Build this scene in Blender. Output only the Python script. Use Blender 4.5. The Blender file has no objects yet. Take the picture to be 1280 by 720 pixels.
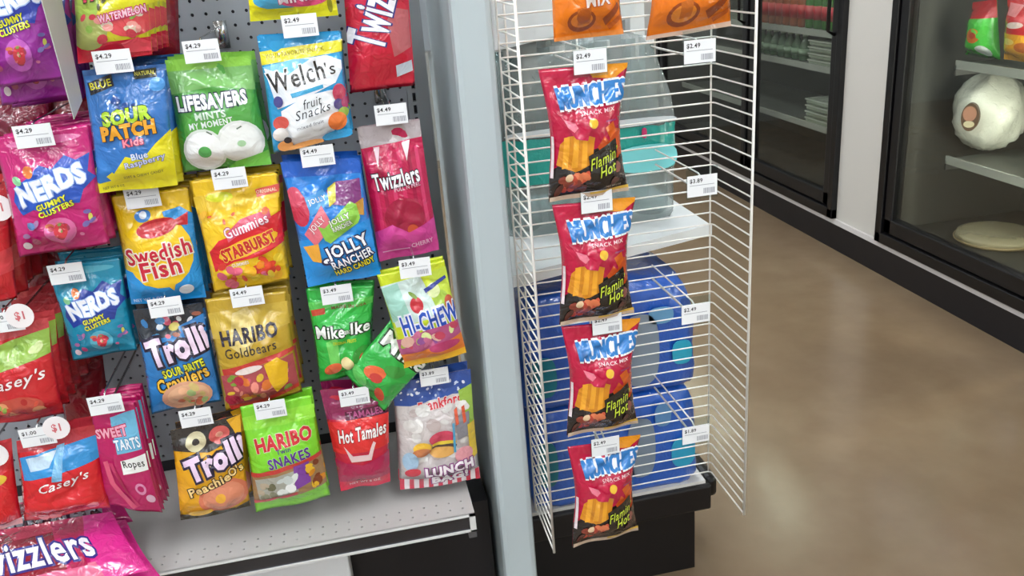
import bpy, bmesh, math, random
import numpy as np
from mathutils import Vector, Matrix
from mathutils.geometry import tessellate_polygon

S = bpy.context.scene
C = S.collection
random.seed(7)

# ------------------------------------------------------------------ camera
F = 1081.3
PITCH, YAW, ROLL = [math.radians(a) for a in (21.197, 10.112, -4.687)]
CAM = Vector((0, 0, 1.55))
_f = Vector((math.sin(YAW), math.cos(YAW), 0)); _r = Vector((math.cos(YAW), -math.sin(YAW), 0)); _u = Vector((0, 0, 1))
_f2 = _f * math.cos(PITCH) - _u * math.sin(PITCH)
_u2 = _u * math.cos(PITCH) + _f * math.sin(PITCH)
_r3 = _r * math.cos(ROLL) + _u2 * math.sin(ROLL)
_u3 = _u2 * math.cos(ROLL) - _r * math.sin(ROLL)
cd = bpy.data.cameras.new('camera'); cam = bpy.data.objects.new('camera', cd); C.objects.link(cam)
cd.sensor_width = 36; cd.lens = 36 * F / 1280; cd.clip_start = 0.05
m = Matrix((_r3, _u3, -_f2)).transposed().to_4x4(); m.translation = CAM
cam.matrix_world = m
S.camera = cam

# ------------------------------------------------------------------ light and exposure
S.view_settings.view_transform = 'Standard'; S.view_settings.look = 'None'
S.view_settings.gamma = 1; S.view_settings.use_curve_mapping = False
S.view_settings.exposure = 0.6
LAMP = 24.0
w = bpy.data.worlds.new('store_ambient'); S.world = w; w.use_nodes = True
bg = w.node_tree.nodes['Background']
bg.inputs[0].default_value = (0.93, 0.97, 1.0, 1); bg.inputs[1].default_value = 0.3


def at(x, y, X=None, Y=None, Z=None):
    """the point of the pixel ray (x, y) on a plane of the store"""
    d = _f2 + _r3 * ((x - 640) / F) - _u3 * ((y - 360) / F)
    if Y is not None: k = Y / d.y
    elif X is not None: k = X / d.x
    else: k = (Z - CAM.z) / d.z
    return CAM + d * k


# ------------------------------------------------------------------ materials
def lin(h):
    h = h.lstrip('#')
    return tuple((((c / 255 + .055) / 1.055) ** 2.4 if c / 255 > .04045 else c / 255 / 12.92) for c in (int(h[i:i + 2], 16) for i in (0, 2, 4)))


MC = {}


def mat(h, rough=.5, kind='plain', metal=0.0, coat=0.0):
    key = (h, rough, kind, metal, coat)
    if key in MC: return MC[key]
    M = bpy.data.materials.new(kind + '_' + h.lstrip('#')); M.use_nodes = True
    nt = M.node_tree; n = nt.nodes; l = nt.links
    p = n['Principled BSDF']; col = lin(h) + (1,)
    p.inputs['Base Color'].default_value = col
    p.inputs['Roughness'].default_value = rough
    p.inputs['Metallic'].default_value = metal
    p.inputs['Coat Weight'].default_value = coat
    p.inputs['Coat Roughness'].default_value = .12
    tc = n.new('ShaderNodeTexCoord')
    if kind == 'film':
        p.inputs['Coat Weight'].default_value = 1.0; p.inputs['Coat Roughness'].default_value = .07
        nz = n.new('ShaderNodeTexNoise'); nz.inputs['Scale'].default_value = 42; nz.inputs['Detail'].default_value = 2
        nz.inputs['Distortion'].default_value = 1.2
        bp = n.new('ShaderNodeBump'); bp.inputs['Strength'].default_value = .55; bp.inputs['Distance'].default_value = .006
        l.new(tc.outputs['Object'], nz.inputs['Vector']); l.new(nz.outputs['Fac'], bp.inputs['Height'])
        l.new(bp.outputs['Normal'], p.inputs['Normal']); l.new(bp.outputs['Normal'], p.inputs['Coat Normal'])
    elif kind == 'clear':                       # thin clear plastic or glass
        tr = n.new('ShaderNodeBsdfTransparent'); tr.inputs[0].default_value = col
        gl = n.new('ShaderNodeBsdfGlossy'); gl.inputs['Roughness'].default_value = rough
        lw = n.new('ShaderNodeLayerWeight'); lw.inputs['Blend'].default_value = .5
        pw = n.new('ShaderNodeMath'); pw.operation = 'POWER'; pw.inputs[1].default_value = 4
        fr = n.new('ShaderNodeMath'); fr.operation = 'MULTIPLY_ADD'; fr.inputs[1].default_value = .5; fr.inputs[2].default_value = .05
        l.new(lw.outputs['Facing'], pw.inputs[0]); l.new(pw.outputs[0], fr.inputs[0])
        mx = n.new('ShaderNodeMixShader')
        l.new(fr.outputs[0], mx.inputs[0]); l.new(tr.outputs[0], mx.inputs[1]); l.new(gl.outputs[0], mx.inputs[2])
        l.new(mx.outputs[0], n['Material Output'].inputs['Surface'])
    elif kind == 'wrap':                        # milky stretch film, wrinkled
        nz = n.new('ShaderNodeTexNoise'); nz.inputs['Scale'].default_value = 24; nz.inputs['Detail'].default_value = 3
        bp = n.new('ShaderNodeBump'); bp.inputs['Strength'].default_value = .6; bp.inputs['Distance'].default_value = .01
        l.new(tc.outputs['Object'], nz.inputs['Vector']); l.new(nz.outputs['Fac'], bp.inputs['Height'])
        l.new(bp.outputs['Normal'], p.inputs['Normal'])
        tr = n.new('ShaderNodeBsdfTransparent'); mx = n.new('ShaderNodeMixShader'); mx.inputs[0].default_value = .45
        l.new(tr.outputs[0], mx.inputs[1]); l.new(p.outputs[0], mx.inputs[2])
        l.new(mx.outputs[0], n['Material Output'].inputs['Surface'])
    elif kind == 'emit':
        e = n.new('ShaderNodeEmission'); e.inputs[0].default_value = col; e.inputs[1].default_value = rough
        l.new(e.outputs[0], n['Material Output'].inputs['Surface'])
    elif kind == 'paint':
        nz = n.new('ShaderNodeTexNoise'); nz.inputs['Scale'].default_value = 6; nz.inputs['Detail'].default_value = 4
        mp = n.new('ShaderNodeMapRange'); mp.inputs[3].default_value = rough * .8; mp.inputs[4].default_value = rough * 1.2
        l.new(tc.outputs['Object'], nz.inputs['Vector']); l.new(nz.outputs['Fac'], mp.inputs[0]); l.new(mp.outputs[0], p.inputs['Roughness'])
    elif kind == 'floor':
        n1 = n.new('ShaderNodeTexNoise'); n1.inputs['Scale'].default_value = 1.3; n1.inputs['Detail'].default_value = 5; n1.inputs['Roughness'].default_value = .6
        n2 = n.new('ShaderNodeTexNoise'); n2.inputs['Scale'].default_value = 7; n2.inputs['Detail'].default_value = 6
        cr = n.new('ShaderNodeValToRGB'); e = cr.color_ramp.elements
        e[0].position = .3; e[0].color = lin('#6e5b47') + (1,); e[1].position = .7; e[1].color = lin('#806d57') + (1,)
        k = cr.color_ramp.elements.new(.5); k.color = lin('#77644f') + (1,)
        ad = n.new('ShaderNodeMath'); ad.operation = 'MULTIPLY_ADD'; ad.inputs[1].default_value = .35
        sb = n.new('ShaderNodeMath'); sb.operation = 'ADD'; sb.inputs[1].default_value = -.17
        l.new(tc.outputs['Object'], n1.inputs['Vector']); l.new(tc.outputs['Object'], n2.inputs['Vector'])
        l.new(n2.outputs['Fac'], ad.inputs[0]); l.new(n1.outputs['Fac'], ad.inputs[2]); l.new(ad.outputs[0], sb.inputs[0])
        l.new(sb.outputs[0], cr.inputs[0]); l.new(cr.outputs[0], p.inputs['Base Color'])
        mp = n.new('ShaderNodeMapRange'); mp.inputs[3].default_value = .1; mp.inputs[4].default_value = .3
        l.new(n2.outputs['Fac'], mp.inputs[0]); l.new(mp.outputs[0], p.inputs['Roughness'])
    MC[key] = M
    return M


WHITE = mat('#dfe3e4', .45, 'paint'); BLACK = mat('#0d0c11', .5, 'paint'); DKFRAME = mat('#0a090b', .35, 'paint')
GREY = mat('#b9bcc0', .45, 'paint'); WIREW = mat('#eceae4', .3, 'paint'); STEEL = mat('#c8c8c8', .25, 'paint', 1.0)
CARD = mat('#eef0f2', .35); INK = mat('#2c2c30', .6); INKG = mat('#9a9ca4', .6); CLEAR = mat('#eef4f4', .05, 'clear')


# ------------------------------------------------------------------ mesh helpers
def obj(name, verts, faces, mats, parent=None, smooth=False, mi=None, normals=None):
    me = bpy.data.meshes.new(name)
    me.from_pydata([tuple(v) for v in verts], [], [tuple(f) for f in faces])
    for k in (mats if isinstance(mats, (list, tuple)) else [mats]): me.materials.append(k)
    if mi is not None: me.polygons.foreach_set('material_index', mi)
    me.polygons.foreach_set('use_smooth', [smooth] * len(me.polygons))
    me.update()
    if normals is not None:
        me.normals_split_custom_set_from_vertices([tuple(v) for v in normals])
    o = bpy.data.objects.new(name, me); C.objects.link(o)
    if parent: o.parent = parent
    return o


def tag(o, label, cat, group=None):
    o['label'] = label; o['category'] = cat
    if group: o['group'] = group
    return o


def struct(o):
    o['kind'] = 'structure'; return o


def empty(name, loc):
    o = bpy.data.objects.new(name, None); C.objects.link(o); o.location = loc; o.empty_display_size = .05
    return o


class MB:
    def __init__(s): s.v = []; s.f = []; s.m = []

    def add(s, v, f, mi=0):
        b = len(s.v); s.v += [tuple(x) for x in v]; s.f += [tuple(i + b for i in q) for q in f]; s.m += [mi] * len(f); return s

    def box(s, x0, y0, z0, x1, y1, z1, mi=0):
        v = [(x, y, z) for z in (z0, z1) for y in (y0, y1) for x in (x0, x1)]
        return s.add(v, [(0, 2, 3, 1), (4, 5, 7, 6), (0, 1, 5, 4), (2, 6, 7, 3), (0, 4, 6, 2), (1, 3, 7, 5)], mi)

    def prism(s, pts, a, b, axis='z', mi=0):
        n = len(pts)
        def mk(p, h): return {'z': (p[0], p[1], h), 'y': (p[0], h, p[1]), 'x': (h, p[0], p[1])}[axis]
        v = [mk(p, a) for p in pts] + [mk(p, b) for p in pts]
        f = [tuple(range(n))[::-1], tuple(range(n, 2 * n))] + [(i, (i + 1) % n, n + (i + 1) % n, n + i) for i in range(n)]
        return s.add(v, f, mi)

    def tube(s, pts, r, sides=6, mi=0):
        pts = [Vector(p) for p in pts]; n = len(pts); v = []; f = []; prev = None
        for i, p in enumerate(pts):
            t = (pts[min(i + 1, n - 1)] - pts[max(i - 1, 0)]).normalized()
            a = Vector((0, 0, 1)) if abs(t.z) < .9 else Vector((1, 0, 0))
            if prev is not None: a = prev
            x = (a - t * a.dot(t)).normalized(); prev = x; y = t.cross(x)
            for k in range(sides):
                q = 2 * math.pi * k / sides; v.append(p + x * (r * math.cos(q)) + y * (r * math.sin(q)))
        for i in range(n - 1):
            for k in range(sides):
                f.append((i * sides + k, i * sides + (k + 1) % sides, (i + 1) * sides + (k + 1) % sides, (i + 1) * sides + k))
        f += [tuple(range(sides))[::-1], tuple(range((n - 1) * sides, n * sides))]
        return s.add(v, f, mi)

    def lathe(s, prof, c=(0, 0, 0), sides=14, mi=0):
        v = []; f = []
        for r, z in prof:
            for k in range(sides):
                q = 2 * math.pi * k / sides; v.append((c[0] + r * math.cos(q), c[1] + r * math.sin(q), c[2] + z))
        n = len(prof)
        for i in range(n - 1):
            for k in range(sides):
                f.append((i * sides + k, i * sides + (k + 1) % sides, (i + 1) * sides + (k + 1) % sides, (i + 1) * sides + k))
        f += [tuple(range(sides))[::-1], tuple(range((n - 1) * sides, n * sides))]
        return s.add(v, f, mi)

    def build(s, name, mats, parent=None, smooth=False, bevel=0):
        o = obj(name, s.v, s.f, mats, parent, smooth, s.m)
        if bevel:
            md = o.modifiers.new('bevel', 'BEVEL'); md.width = bevel; md.segments = 2; md.limit_method = 'ANGLE'
        return o


# ------------------------------------------------------------------ flat lettering
TC = {}


def text2d(s, bold=0.0, shear=0.0):
    """lettering as flat triangles: verts (x, y) with the plain word in 0..1 x 0..1"""
    key = (s, bold, shear)
    if key in TC: return TC[key]
    def raw(off):
        cu = bpy.data.curves.new('word', 'FONT'); cu.body = s; cu.resolution_u = 2; cu.offset = off; cu.shear = shear; cu.space_character = 1.09
        o = bpy.data.objects.new('word', cu); me = bpy.data.meshes.new_from_object(o)
        v = np.array([(p.co.x, p.co.y) for p in me.vertices]); f = [tuple(p.vertices) for p in me.polygons]
        bpy.data.objects.remove(o); bpy.data.curves.remove(cu); bpy.data.meshes.remove(me)
        return v, f
    v0, _ = raw(0.0); lo, hi = v0.min(0), v0.max(0)
    v, f = raw(bold)
    TC[key] = ((v - lo) / (hi - lo), f)
    return TC[key]


# ------------------------------------------------------------------ bags
def sm(a, b, x):
    t = np.clip((x - a) / (b - a), 0, 1); return t * t * (3 - 2 * t)


def patch(cn, nrm, nu, nv, t, header, pinch, seed, crease=1.0, flare=0.0):
    rg = np.random.RandomState(seed)
    TL, TR, BR, BL = [np.array(c) for c in cn]; nrm = np.array(nrm)
    W = (np.linalg.norm(TR - TL) + np.linalg.norm(BR - BL)) / 2; H = (np.linalg.norm(BL - TL) + np.linalg.norm(BR - TR)) / 2
    u, v = np.meshgrid(np.linspace(0, 1, nu + 1), np.linspace(0, 1, nv + 1))
    uu = .5 + (u - .5) * (1 - pinch * np.sin(np.pi * np.clip(v, 0, 1)) ** 1.2)
    base = ((1 - uu) * (1 - v))[..., None] * TL + (uu * (1 - v))[..., None] * TR + (uu * v)[..., None] * BR + ((1 - uu) * v)[..., None] * BL
    pu = np.clip(1 - np.abs(2 * u - 1) ** 2.4, 0, 1) ** .75
    pv = sm(header * .5, header + .38, v) * sm(0, .2, 1 - v)
    b = t * pu * pv
    mask = np.clip(4 * u * (1 - u), 0, 1) ** .6 * np.clip(6 * v, 0, 1) * np.clip(10 * (1 - v), 0, 1)
    x = u * W; y = v * H
    cr = np.zeros_like(u)
    for k in range(16):
        cx, cy = rg.uniform(.1, .9) * W, rg.choice([rg.uniform(.08, .3), rg.uniform(.3, .95)]) * H
        a = rg.uniform(-1.2, 1.2) + (math.pi / 2 if rg.rand() < .5 else 0)
        dx, dy = x - cx, y - cy; par = dx * math.cos(a) + dy * math.sin(a); per = -dx * math.sin(a) + dy * math.cos(a)
        cr += rg.uniform(-1, 1) * .0062 * np.exp(-(per / rg.uniform(.0045, .010)) ** 2) * np.exp(-(par / rg.uniform(.02, .05)) ** 2)
    b = b + crease * cr * mask
    edge = .0035 * np.sin(u * 6.3 * rg.uniform(.8, 1.6) + rg.uniform(0, 6)) * sm(.8, 1, v) + .002 * np.sin(u * 9 + rg.uniform(0, 6)) * (1 - sm(0, .15, v))
    edge = edge + flare * sm(.75, 1, v)
    Pf = base + (b + edge)[..., None] * nrm
    Pb = base + (-.45 * t * pu * pv + edge - .0006)[..., None] * nrm
    return Pf, Pb, W, H


class Art:
    """print on a bag: flat shapes in bag widths / heights (u right, v down), later wrapped on to the bag"""
    def __init__(s): s.L = []

    def p(s, pts, col, part=0): s.L.append(('p', pts, col, part)); return s

    def r(s, u0, v0, u1, v1, col): return s.p([(u0, v0), (u1, v0), (u1, v1), (u0, v1)], col)

    def e(s, cu, cv, ru, rv, col, rot=0, n=18): s.L.append(('e', (cu, cv, ru, rv, rot, n), col, 0)); return s

    def ring(s, cu, cv, ru, rv, col, hole): return s.e(cu, cv, ru, rv, col).e(cu, cv, ru * .36, rv * .36, hole)

    def t(s, word, cu, cv, wu, hv, col, rot=0, bold=.02, out=None, ow=.05, shear=0, arch=0, wave=0):
        if any(ch in 'iaegs' for ch in word): bold *= .55; ow *= .8        # keep the counters and dots of small letters open
        if out: s.L.append(('t', (word, cu, cv, wu, hv, rot, ow, shear, arch, wave), out, 1))
        s.L.append(('t', (word, cu, cv, wu, hv, rot, bold, shear, arch, wave), col, 1)); return s

    def sc(s, n, u0, v0, u1, v1, r, pal, seed=1):
        rg = random.Random(seed)
        for i in range(n):
            a = r * rg.uniform(.6, 1.25)
            s.L.append(('e', (rg.uniform(u0, u1), rg.uniform(v0, v1), a, a * rg.uniform(.45, .9), rg.uniform(0, 180), 9), rg.choice(pal), 2))
        return s

    def wrap(s, Pf, nrm, W, H, nu, nv, origin):
        bm = bmesh.new(); cols = []; h = .0003; word = 0; last = None
        pl = bm.faces.layers.int.new('part')
        for kind, d, col, part in s.L:
            if part == 1 and (d[0], d[2]) != last: word += 1; last = (d[0], d[2])
            if col not in cols: cols.append(col)
            ci = cols.index(col)
            h += .00005 if part == 2 else .00022
            if kind == 'p':
                v2 = [(a * W, -b * H) for a, b in d]
                tris = tessellate_polygon([[Vector((a, b, 0)) for a, b in v2]])
                fs = [t for t in tris]
            elif kind == 'e':
                cu, cv, ru, rv, rot, n = d; ca, sa = math.cos(math.radians(rot)), math.sin(math.radians(rot)); v2 = []
                for k in range(n):
                    q = 2 * math.pi * k / n; X = ru * W * math.cos(q); Yy = rv * H * math.sin(q) if part != 2 else rv * W * math.sin(q)
                    v2.append((cu * W + X * ca - Yy * sa, -cv * H + X * sa + Yy * ca))
                fs = [tuple(range(n))]
            else:
                ww, cu, cv, wu, hv, rot, bold, shear, arch, wave = d
                tv, fs = text2d(ww, bold, shear); ca, sa = math.cos(math.radians(rot)), math.sin(math.radians(rot)); v2 = []
                for a, b in tv:
                    X = (a - .5) * wu * W; Yy = (b - .5) * hv * H
                    Yy += arch * H * (1 - 4 * (a - .5) ** 2) + wave * H * math.sin(a * 12)
                    v2.append((cu * W + X * ca - Yy * sa, -cv * H + X * sa + Yy * ca))
            bv = [bm.verts.new((a, b, h)) for a, b in v2]
            for f in fs:
                if len(set(f)) < 3: continue
                try: q = bm.faces.new([bv[i] for i in f])
                except ValueError: continue
                if q.calc_area() < 1e-10: pass
                q.normal_update()
                if q.normal.z < 0: q.normal_flip()
                q.material_index = ci; q[pl] = word if part == 1 else 0
        def cut(co, no, **k):
            bmesh.ops.bisect_plane(bm, geom=bm.verts[:] + bm.edges[:] + bm.faces[:], dist=1e-7, plane_co=co, plane_no=no, **k)
        cut((0, 0, 0), (-1, 0, 0), clear_outer=True); cut((W, 0, 0), (1, 0, 0), clear_outer=True)
        cut((0, 0, 0), (0, 1, 0), clear_outer=True); cut((0, -H, 0), (0, -1, 0), clear_outer=True)
        for i in range(1, nu): cut((W * i / nu, 0, 0), (1, 0, 0))
        for j in range(1, nv): cut((0, -H * j / nv, 0), (0, 1, 0))
        for k in range(1, nu + nv): cut((W * k / nu, 0, 0), (nu / W, -nv / H, 0))
        du = np.gradient(Pf, axis=1); dv = np.gradient(Pf, axis=0)
        N = np.cross(dv, du); N /= np.linalg.norm(N, axis=2, keepdims=True) + 1e-12
        if (N.mean((0, 1)) @ np.array(nrm)) < 0: N = -N
        bm.verts.index_update()
        co = np.array([v.co for v in bm.verts]) if len(bm.verts) else np.zeros((0, 3))
        res = []
        gu = np.clip(co[:, 0] / W * nu, 0, nu - 1e-6); gv = np.clip(-co[:, 1] / H * nv, 0, nv - 1e-6)
        iu = gu.astype(int); iv = gv.astype(int); a = (gu - iu)[:, None]; b = (gv - iv)[:, None]
        lo = (a + b) <= 1.0
        def smp(G):                                  # same two triangles per cell as the bag itself
            p00, p10, p01, p11 = G[iv, iu], G[iv, iu + 1], G[iv + 1, iu], G[iv + 1, iu + 1]
            return np.where(lo, p00 + a * (p10 - p00) + b * (p01 - p00), p11 + (1 - a) * (p01 - p11) + (1 - b) * (p10 - p11))
        P3 = smp(Pf) + co[:, 2:3] * np.array(nrm) - np.array(origin); N3 = smp(N)
        for part in range(word + 1):
            fs = [f for f in bm.faces if f[pl] == part]
            if not fs: continue
            fi = [[v.index for v in f.verts] for f in fs]; used = sorted({i for f in fi for i in f}); mp = {i: k for k, i in enumerate(used)}
            mi = [f.material_index for f in fs]; um = sorted(set(mi)); mm = {i: k for k, i in enumerate(um)}
            res.append((part, P3[used], [[mp[i] for i in f] for f in fi], [cols[i] for i in um], [mm[i] for i in mi], N3[used]))
        bm.free()
        return res


def make_bag(name, cn, body, art, label, cat='candy bag', group=None, nrm=(0, -1, 0), t=.02, header=.12, pinch=.03, seed=1,
             nu=26, nv=38, fkind='film', frough=.24, back=None, crease=1.0, flare=0.0):
    nrm = Vector(nrm)
    Pf, Pb, W, H = patch(cn, nrm, nu, nv, t, header, pinch, seed, crease, flare)
    org = (Vector(cn[0]) + Vector(cn[1])) / 2
    o3 = np.array(org)
    idx = lambda i, j: j * (nu + 1) + i
    V = list((Pf - o3).reshape(-1, 3)); nb = {}
    for j in range(nv + 1):
        for i in range(nu + 1):
            if i in (0, nu) or j in (0, nv): nb[i, j] = idx(i, j)
            else: nb[i, j] = len(V); V.append(Pb[j, i] - o3)
    Fc = []; mi = []
    for j in range(nv):
        for i in range(nu):
            Fc.append((idx(i, j), idx(i, j + 1), idx(i + 1, j))); Fc.append((idx(i, j + 1), idx(i + 1, j + 1), idx(i + 1, j))); mi += [0, 0]
            Fc.append((nb[i, j], nb[i + 1, j], nb[i + 1, j + 1], nb[i, j + 1])); mi.append(1)
    o = obj(name, V, Fc, [mat(body, frough, fkind), mat(back or body, frough, fkind)], None, True, mi)
    o.location = org
    tag(o, label, cat, group)
    if art:
        for part, v, f, cols, m2, nn in art.wrap(Pf, nrm, W, H, nu, nv, org):
            obj('lettering' if part else 'artwork', v, f, [mat(c, frough, 'film') for c in cols], o, True, m2, nn)
    return o


def dup(o, d, label=None, rz=0.0, ry=0.0, slim=False):
    c = o.copy(); C.objects.link(c); c.location = o.location + Vector(d); c.rotation_euler = (0, ry, rz)
    if label: c['label'] = label
    for ch in list(o.children):
        if slim and not ch.name.startswith('artwork'): continue
        k = ch.copy(); C.objects.link(k); k.parent = c
    return c


# ================================================================== THE SETTING
WX = 2.385
FL = struct(MB().box(-5, -9, -.1, WX + 1.0, 8, 0).build('floor', mat('#8f7b60', .2, 'floor')))
CE = struct(MB().box(-5, -9, 3.05, WX + 1.0, 8, 3.15).build('ceiling', mat('#d8dad8', .8)))
struct(MB().box(-5, 7.0, 0, WX + 1.0, 7.1, 3.05).build('wall_back', mat('#8d8f8c', .7, 'paint')))
# ceiling lamps: long strip fittings in rows, rear two of each added for bag glints
LR = [(x, y, a, b) for x, a in ((-2.6, 'leftmost row'), (-.9, 'row over the candy display'), (.8, 'row over the aisle')) for y, b in ((-7.5, 'rearmost'), (-4.95, 'fifth from the back wall'), (-2.4, 'fourth from the back wall'), (.15, 'third from the back wall'), (2.7, 'second from the back wall'), (5.2, 'nearest the back wall'))]
for x, y, a, b in LR:
    e = empty('ceiling_lamp', (x, y, 3.05))
    tag(e, 'white ceiling strip lamp in the %s, %s' % (a, b), 'lamp', 'strip lamps on the ceiling')
    MB().box(-.09, -.95, -.06, .09, .95, 0).build('housing', mat('#e8e8e8', .5), e)
    MB().box(-.075, -.93, -.085, .075, .93, -.06).build('tube_cover', mat('#f4faff', LAMP, 'emit'), e)

# right-hand wall with the cooler openings, its dark cove base and pale sill line
CB, CT = .16, 2.05
WM = mat('#c3bfb7', .5, 'paint')
mb = MB()
for y0, y1 in ((3.46, 3.83), (6.3, 7.0), (-9, .25)): mb.box(WX, y0, CB, WX + .05, y1, CT)
mb.box(WX, -9, CT, WX + .05, 7, 3.05); mb.box(WX, -9, 0, WX + .05, 7, CB)
struct(mb.build('wall_right', WM))
struct(MB().box(WX - .012, -9, 0, WX, 7, .132).build('baseboard_right', mat('#0f0e13', .4, 'paint')))
struct(MB().box(WX - .014, -9, .133, WX, 7, .158).build('trim_1', mat('#c9c5c2', .4, 'paint')))

# white end panel between the candy display and the chip rack
PX0, PX1 = .201, .273
struct(MB().box(PX0, 1.50, 0, PX1, 1.93, 2.3).build('wall_end_panel', mat('#b4c0c3', .4, 'paint'), bevel=.012))

# ================================================================== CANDY DISPLAY
YP = 1.84; SZ = .51; SY = 1.452; SR = .146


def holed(x0, x1, nx, z0, z1, nz, r, mk, sides=8):
    """a sheet of nx * nz cells, each with a round hole through it; mk(a, b, d) places sheet coordinates and depth"""
    v = []; f = []; dx = (x1 - x0) / nx; dz = (z1 - z0) / nz
    for j in range(nz):
        for i in range(nx):
            cx, cz = x0 + (i + .5) * dx, z0 + (j + .5) * dz; b = len(v)
            sq = [(1, 0), (1, 1), (0, 1), (-1, 1), (-1, 0), (-1, -1), (0, -1), (1, -1)]
            for a, c in sq: v.append(mk(cx + a * dx / 2, cz + c * dz / 2, 0))
            for d in (0, .004):
                for k in range(8):
                    q = k * math.pi / 4; v.append(mk(cx + r * math.cos(q), cz + r * math.sin(q), d))
            for k in range(8):
                k2 = (k + 1) % 8
                f.append((b + k, b + k2, b + 8 + k2, b + 8 + k)); f.append((b + 8 + k, b + 8 + k2, b + 16 + k2, b + 16 + k))
    return v, f


PEG = mat('#94989e', .5, 'paint')
gd = empty('pegboard_display', (-.4, YP, 0))
tag(gd, 'grey steel pegboard display panel hung with candy bags', 'display')
v, f = holed(-1.003, .14, 45, .53, 1.927, 55, .0034, lambda a, b, d: (a + .4, d, b))
obj('pegboard', v, f, PEG, gd)
MB().box(-.62, .006, .1, .58, .012, 2.0).build('back_panel', mat('#2b2b30', .7), gd)
# slotted upright
mb = MB(); ux0, ux1 = .14, .186
z = .53
mb.box(ux0 + .4, -.008, .1, ux0 + .41, .004, 2.0); mb.box(ux0 + .417, -.008, .1, ux1 + .4, .004, 2.0); mb.box(ux0 + .4, -.008, .1, ux1 + .4, .004, .53)
while z < 1.95:
    mb.box(ux0 + .41, -.008, z, ux0 + .417, .004, z + .008); z += .0254
mb.build('upright', mat('#9aa0a4', .4, 'paint'), gd)

sh = empty('display_shelf', (-.4, SY, SZ))
tag(sh, 'light grey perforated steel shelf below the hanging candy bags', 'shelf')
DK = mat('#b7b3b0', .35, 'paint')
v, f = holed(-1.005, .1378, 45, SY + .012, SY + .062, 2, .0026, lambda a, b, d: (a + .4, b - SY, -d))
obj('perforated_edge', v, [q[::-1] for q in f], DK, sh)
MB().box(-.605, .062, -.006, SR + .4, YP - SY - .012, 0).box(.5378, 0, -.006, SR + .4, .062, 0).box(-.605, 0, -.006, .5378, .012, 0).box(-.605, .012, -.02, .5378, .062, -.008, 1).build('deck', [DK, BLACK], sh)
MB().box(-.605, -.004, -.004, SR + .4, .002, 0).box(-.605, -.004, -.04, SR + .4, .002, -.036).box(SR + .388, -.004, -.04, SR + .4, .002, 0).build('lip_frame', mat('#d2d2d0', .35, 'paint'), sh)
MB().box(-.605, 0, -.036, SR + .388, .001, -.004).build('price_channel', mat('#4a4a4e', .22, 'paint', .8), sh)
MB().box(SR + .384, .004, -.06, SR + .4, .38, -.006).build('bracket', mat('#5a5a5c', .4, 'paint'), sh)

MB().box(-.62, SY + .13, .0, .19, YP - .01, .445).build('base_cabinet', BLACK)
tag(bpy.data.objects['base_cabinet'], 'black base cabinet under the perforated candy shelf', 'base')
# pale carton added for the bright glare under the shelf
k = at(438, 712, Y=SY + .06)
cb = empty('carton', (k.x - .17, SY + .09, 0)); tag(cb, 'white carton added for the bright glare under the candy shelf', 'carton')
MB().box(-.17, -.03, 0, .17, .03, .44).build('box_body', mat('#e3e6e8', .4), cb, bevel=.004)
MB().box(-.17, -.03, .441, .17, -.001, .443).box(-.17, .001, .441, .17, .03, .443).build('flap', mat('#dcdfe0', .5), cb)


def hook(px, py, Y, label, price='$4.29', back=YP, disc=None, tilt=0, group='peg hooks with price tags', rack=False, tw=.056, th=.035):
    """wire peg hook with its tag plate; the tag's middle shows at pixel (px, py)"""
    c = at(px, py, Y=Y); L = back - Y
    e = empty('peg_hook', (c.x, back, c.z)); tag(e, label, 'peg hook', group)
    zz = -th * .30
    MB().tube([(0, 0, zz), (0, -L + .012, zz), (0, -L + .006, zz + .003), (0, -L + .004, zz + .012)], .0022).tube([(0, 0, zz + .03), (0, -L + .02, zz + .03), (0, -L + .004, zz + .024)], .0016).box(-.012, -.004, zz - .012, .012 if not rack else -.011, 0, zz + .04 if not rack else zz - .011).build('wire', WIREW if rack else STEEL, e, True)
    pt = MB().box(-tw / 2, -L, -th / 2, tw / 2, -L + .0012, th / 2).build('price_tag', CARD, e)
    pt.rotation_euler = (0, math.radians(tilt), 0)
    v, f = text2d(price, .02)
    obj('price_lettering', [(-tw * .42 + a * tw * .42, -L - .0003, th * .14 + b * th * .22) for a, b in v], f, INK, pt)
    mb = MB(); rg = random.Random(px * 7 + py)
    x = tw * .04
    while x < tw * .42:
        q = rg.choice((.0008, .0012, .0018)); mb.box(x, -L - .0003, -th * .38, min(x + q, tw * .44), -L, -th * .12); x += q + .001
    mb.box(-tw * .42, -L - .0003, th * .03, tw * .4, -L, th * .055)
    mb.build('barcode', INKG, pt)
    if rack:
        MB().box(-tw * .53, -L + .0014, -th * .62, tw * .53, -L + .0022, th * .9).build('clear_holder', CLEAR, e)
    if disc:
        dp = MB()
        n = 22; r = .022; cx, cz = disc
        dp.prism([(cx + r * math.cos(2 * math.pi * i / n), cz + r * math.sin(2 * math.pi * i / n)) for i in range(n)], -L - .0022, -L - .0008, 'y')
        d = dp.build('price_disc', mat('#efe9ea', .4), e)
        v, f = text2d('$1', .03)
        obj('disc_lettering', [(cx - .007 + a * .014, -L - .0026, cz - .008 + b * .016) for a, b in v], f, mat('#d06a70', .5), d)
    return e


def quad(q, Y):
    if not isinstance(Y, (tuple, list)): Y = (Y,) * 4
    return [at(x, y, Y=k) for (x, y), k in zip(q, Y)]


ORD = ['second', 'third', 'fourth', 'fifth', 'sixth', 'seventh']


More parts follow.
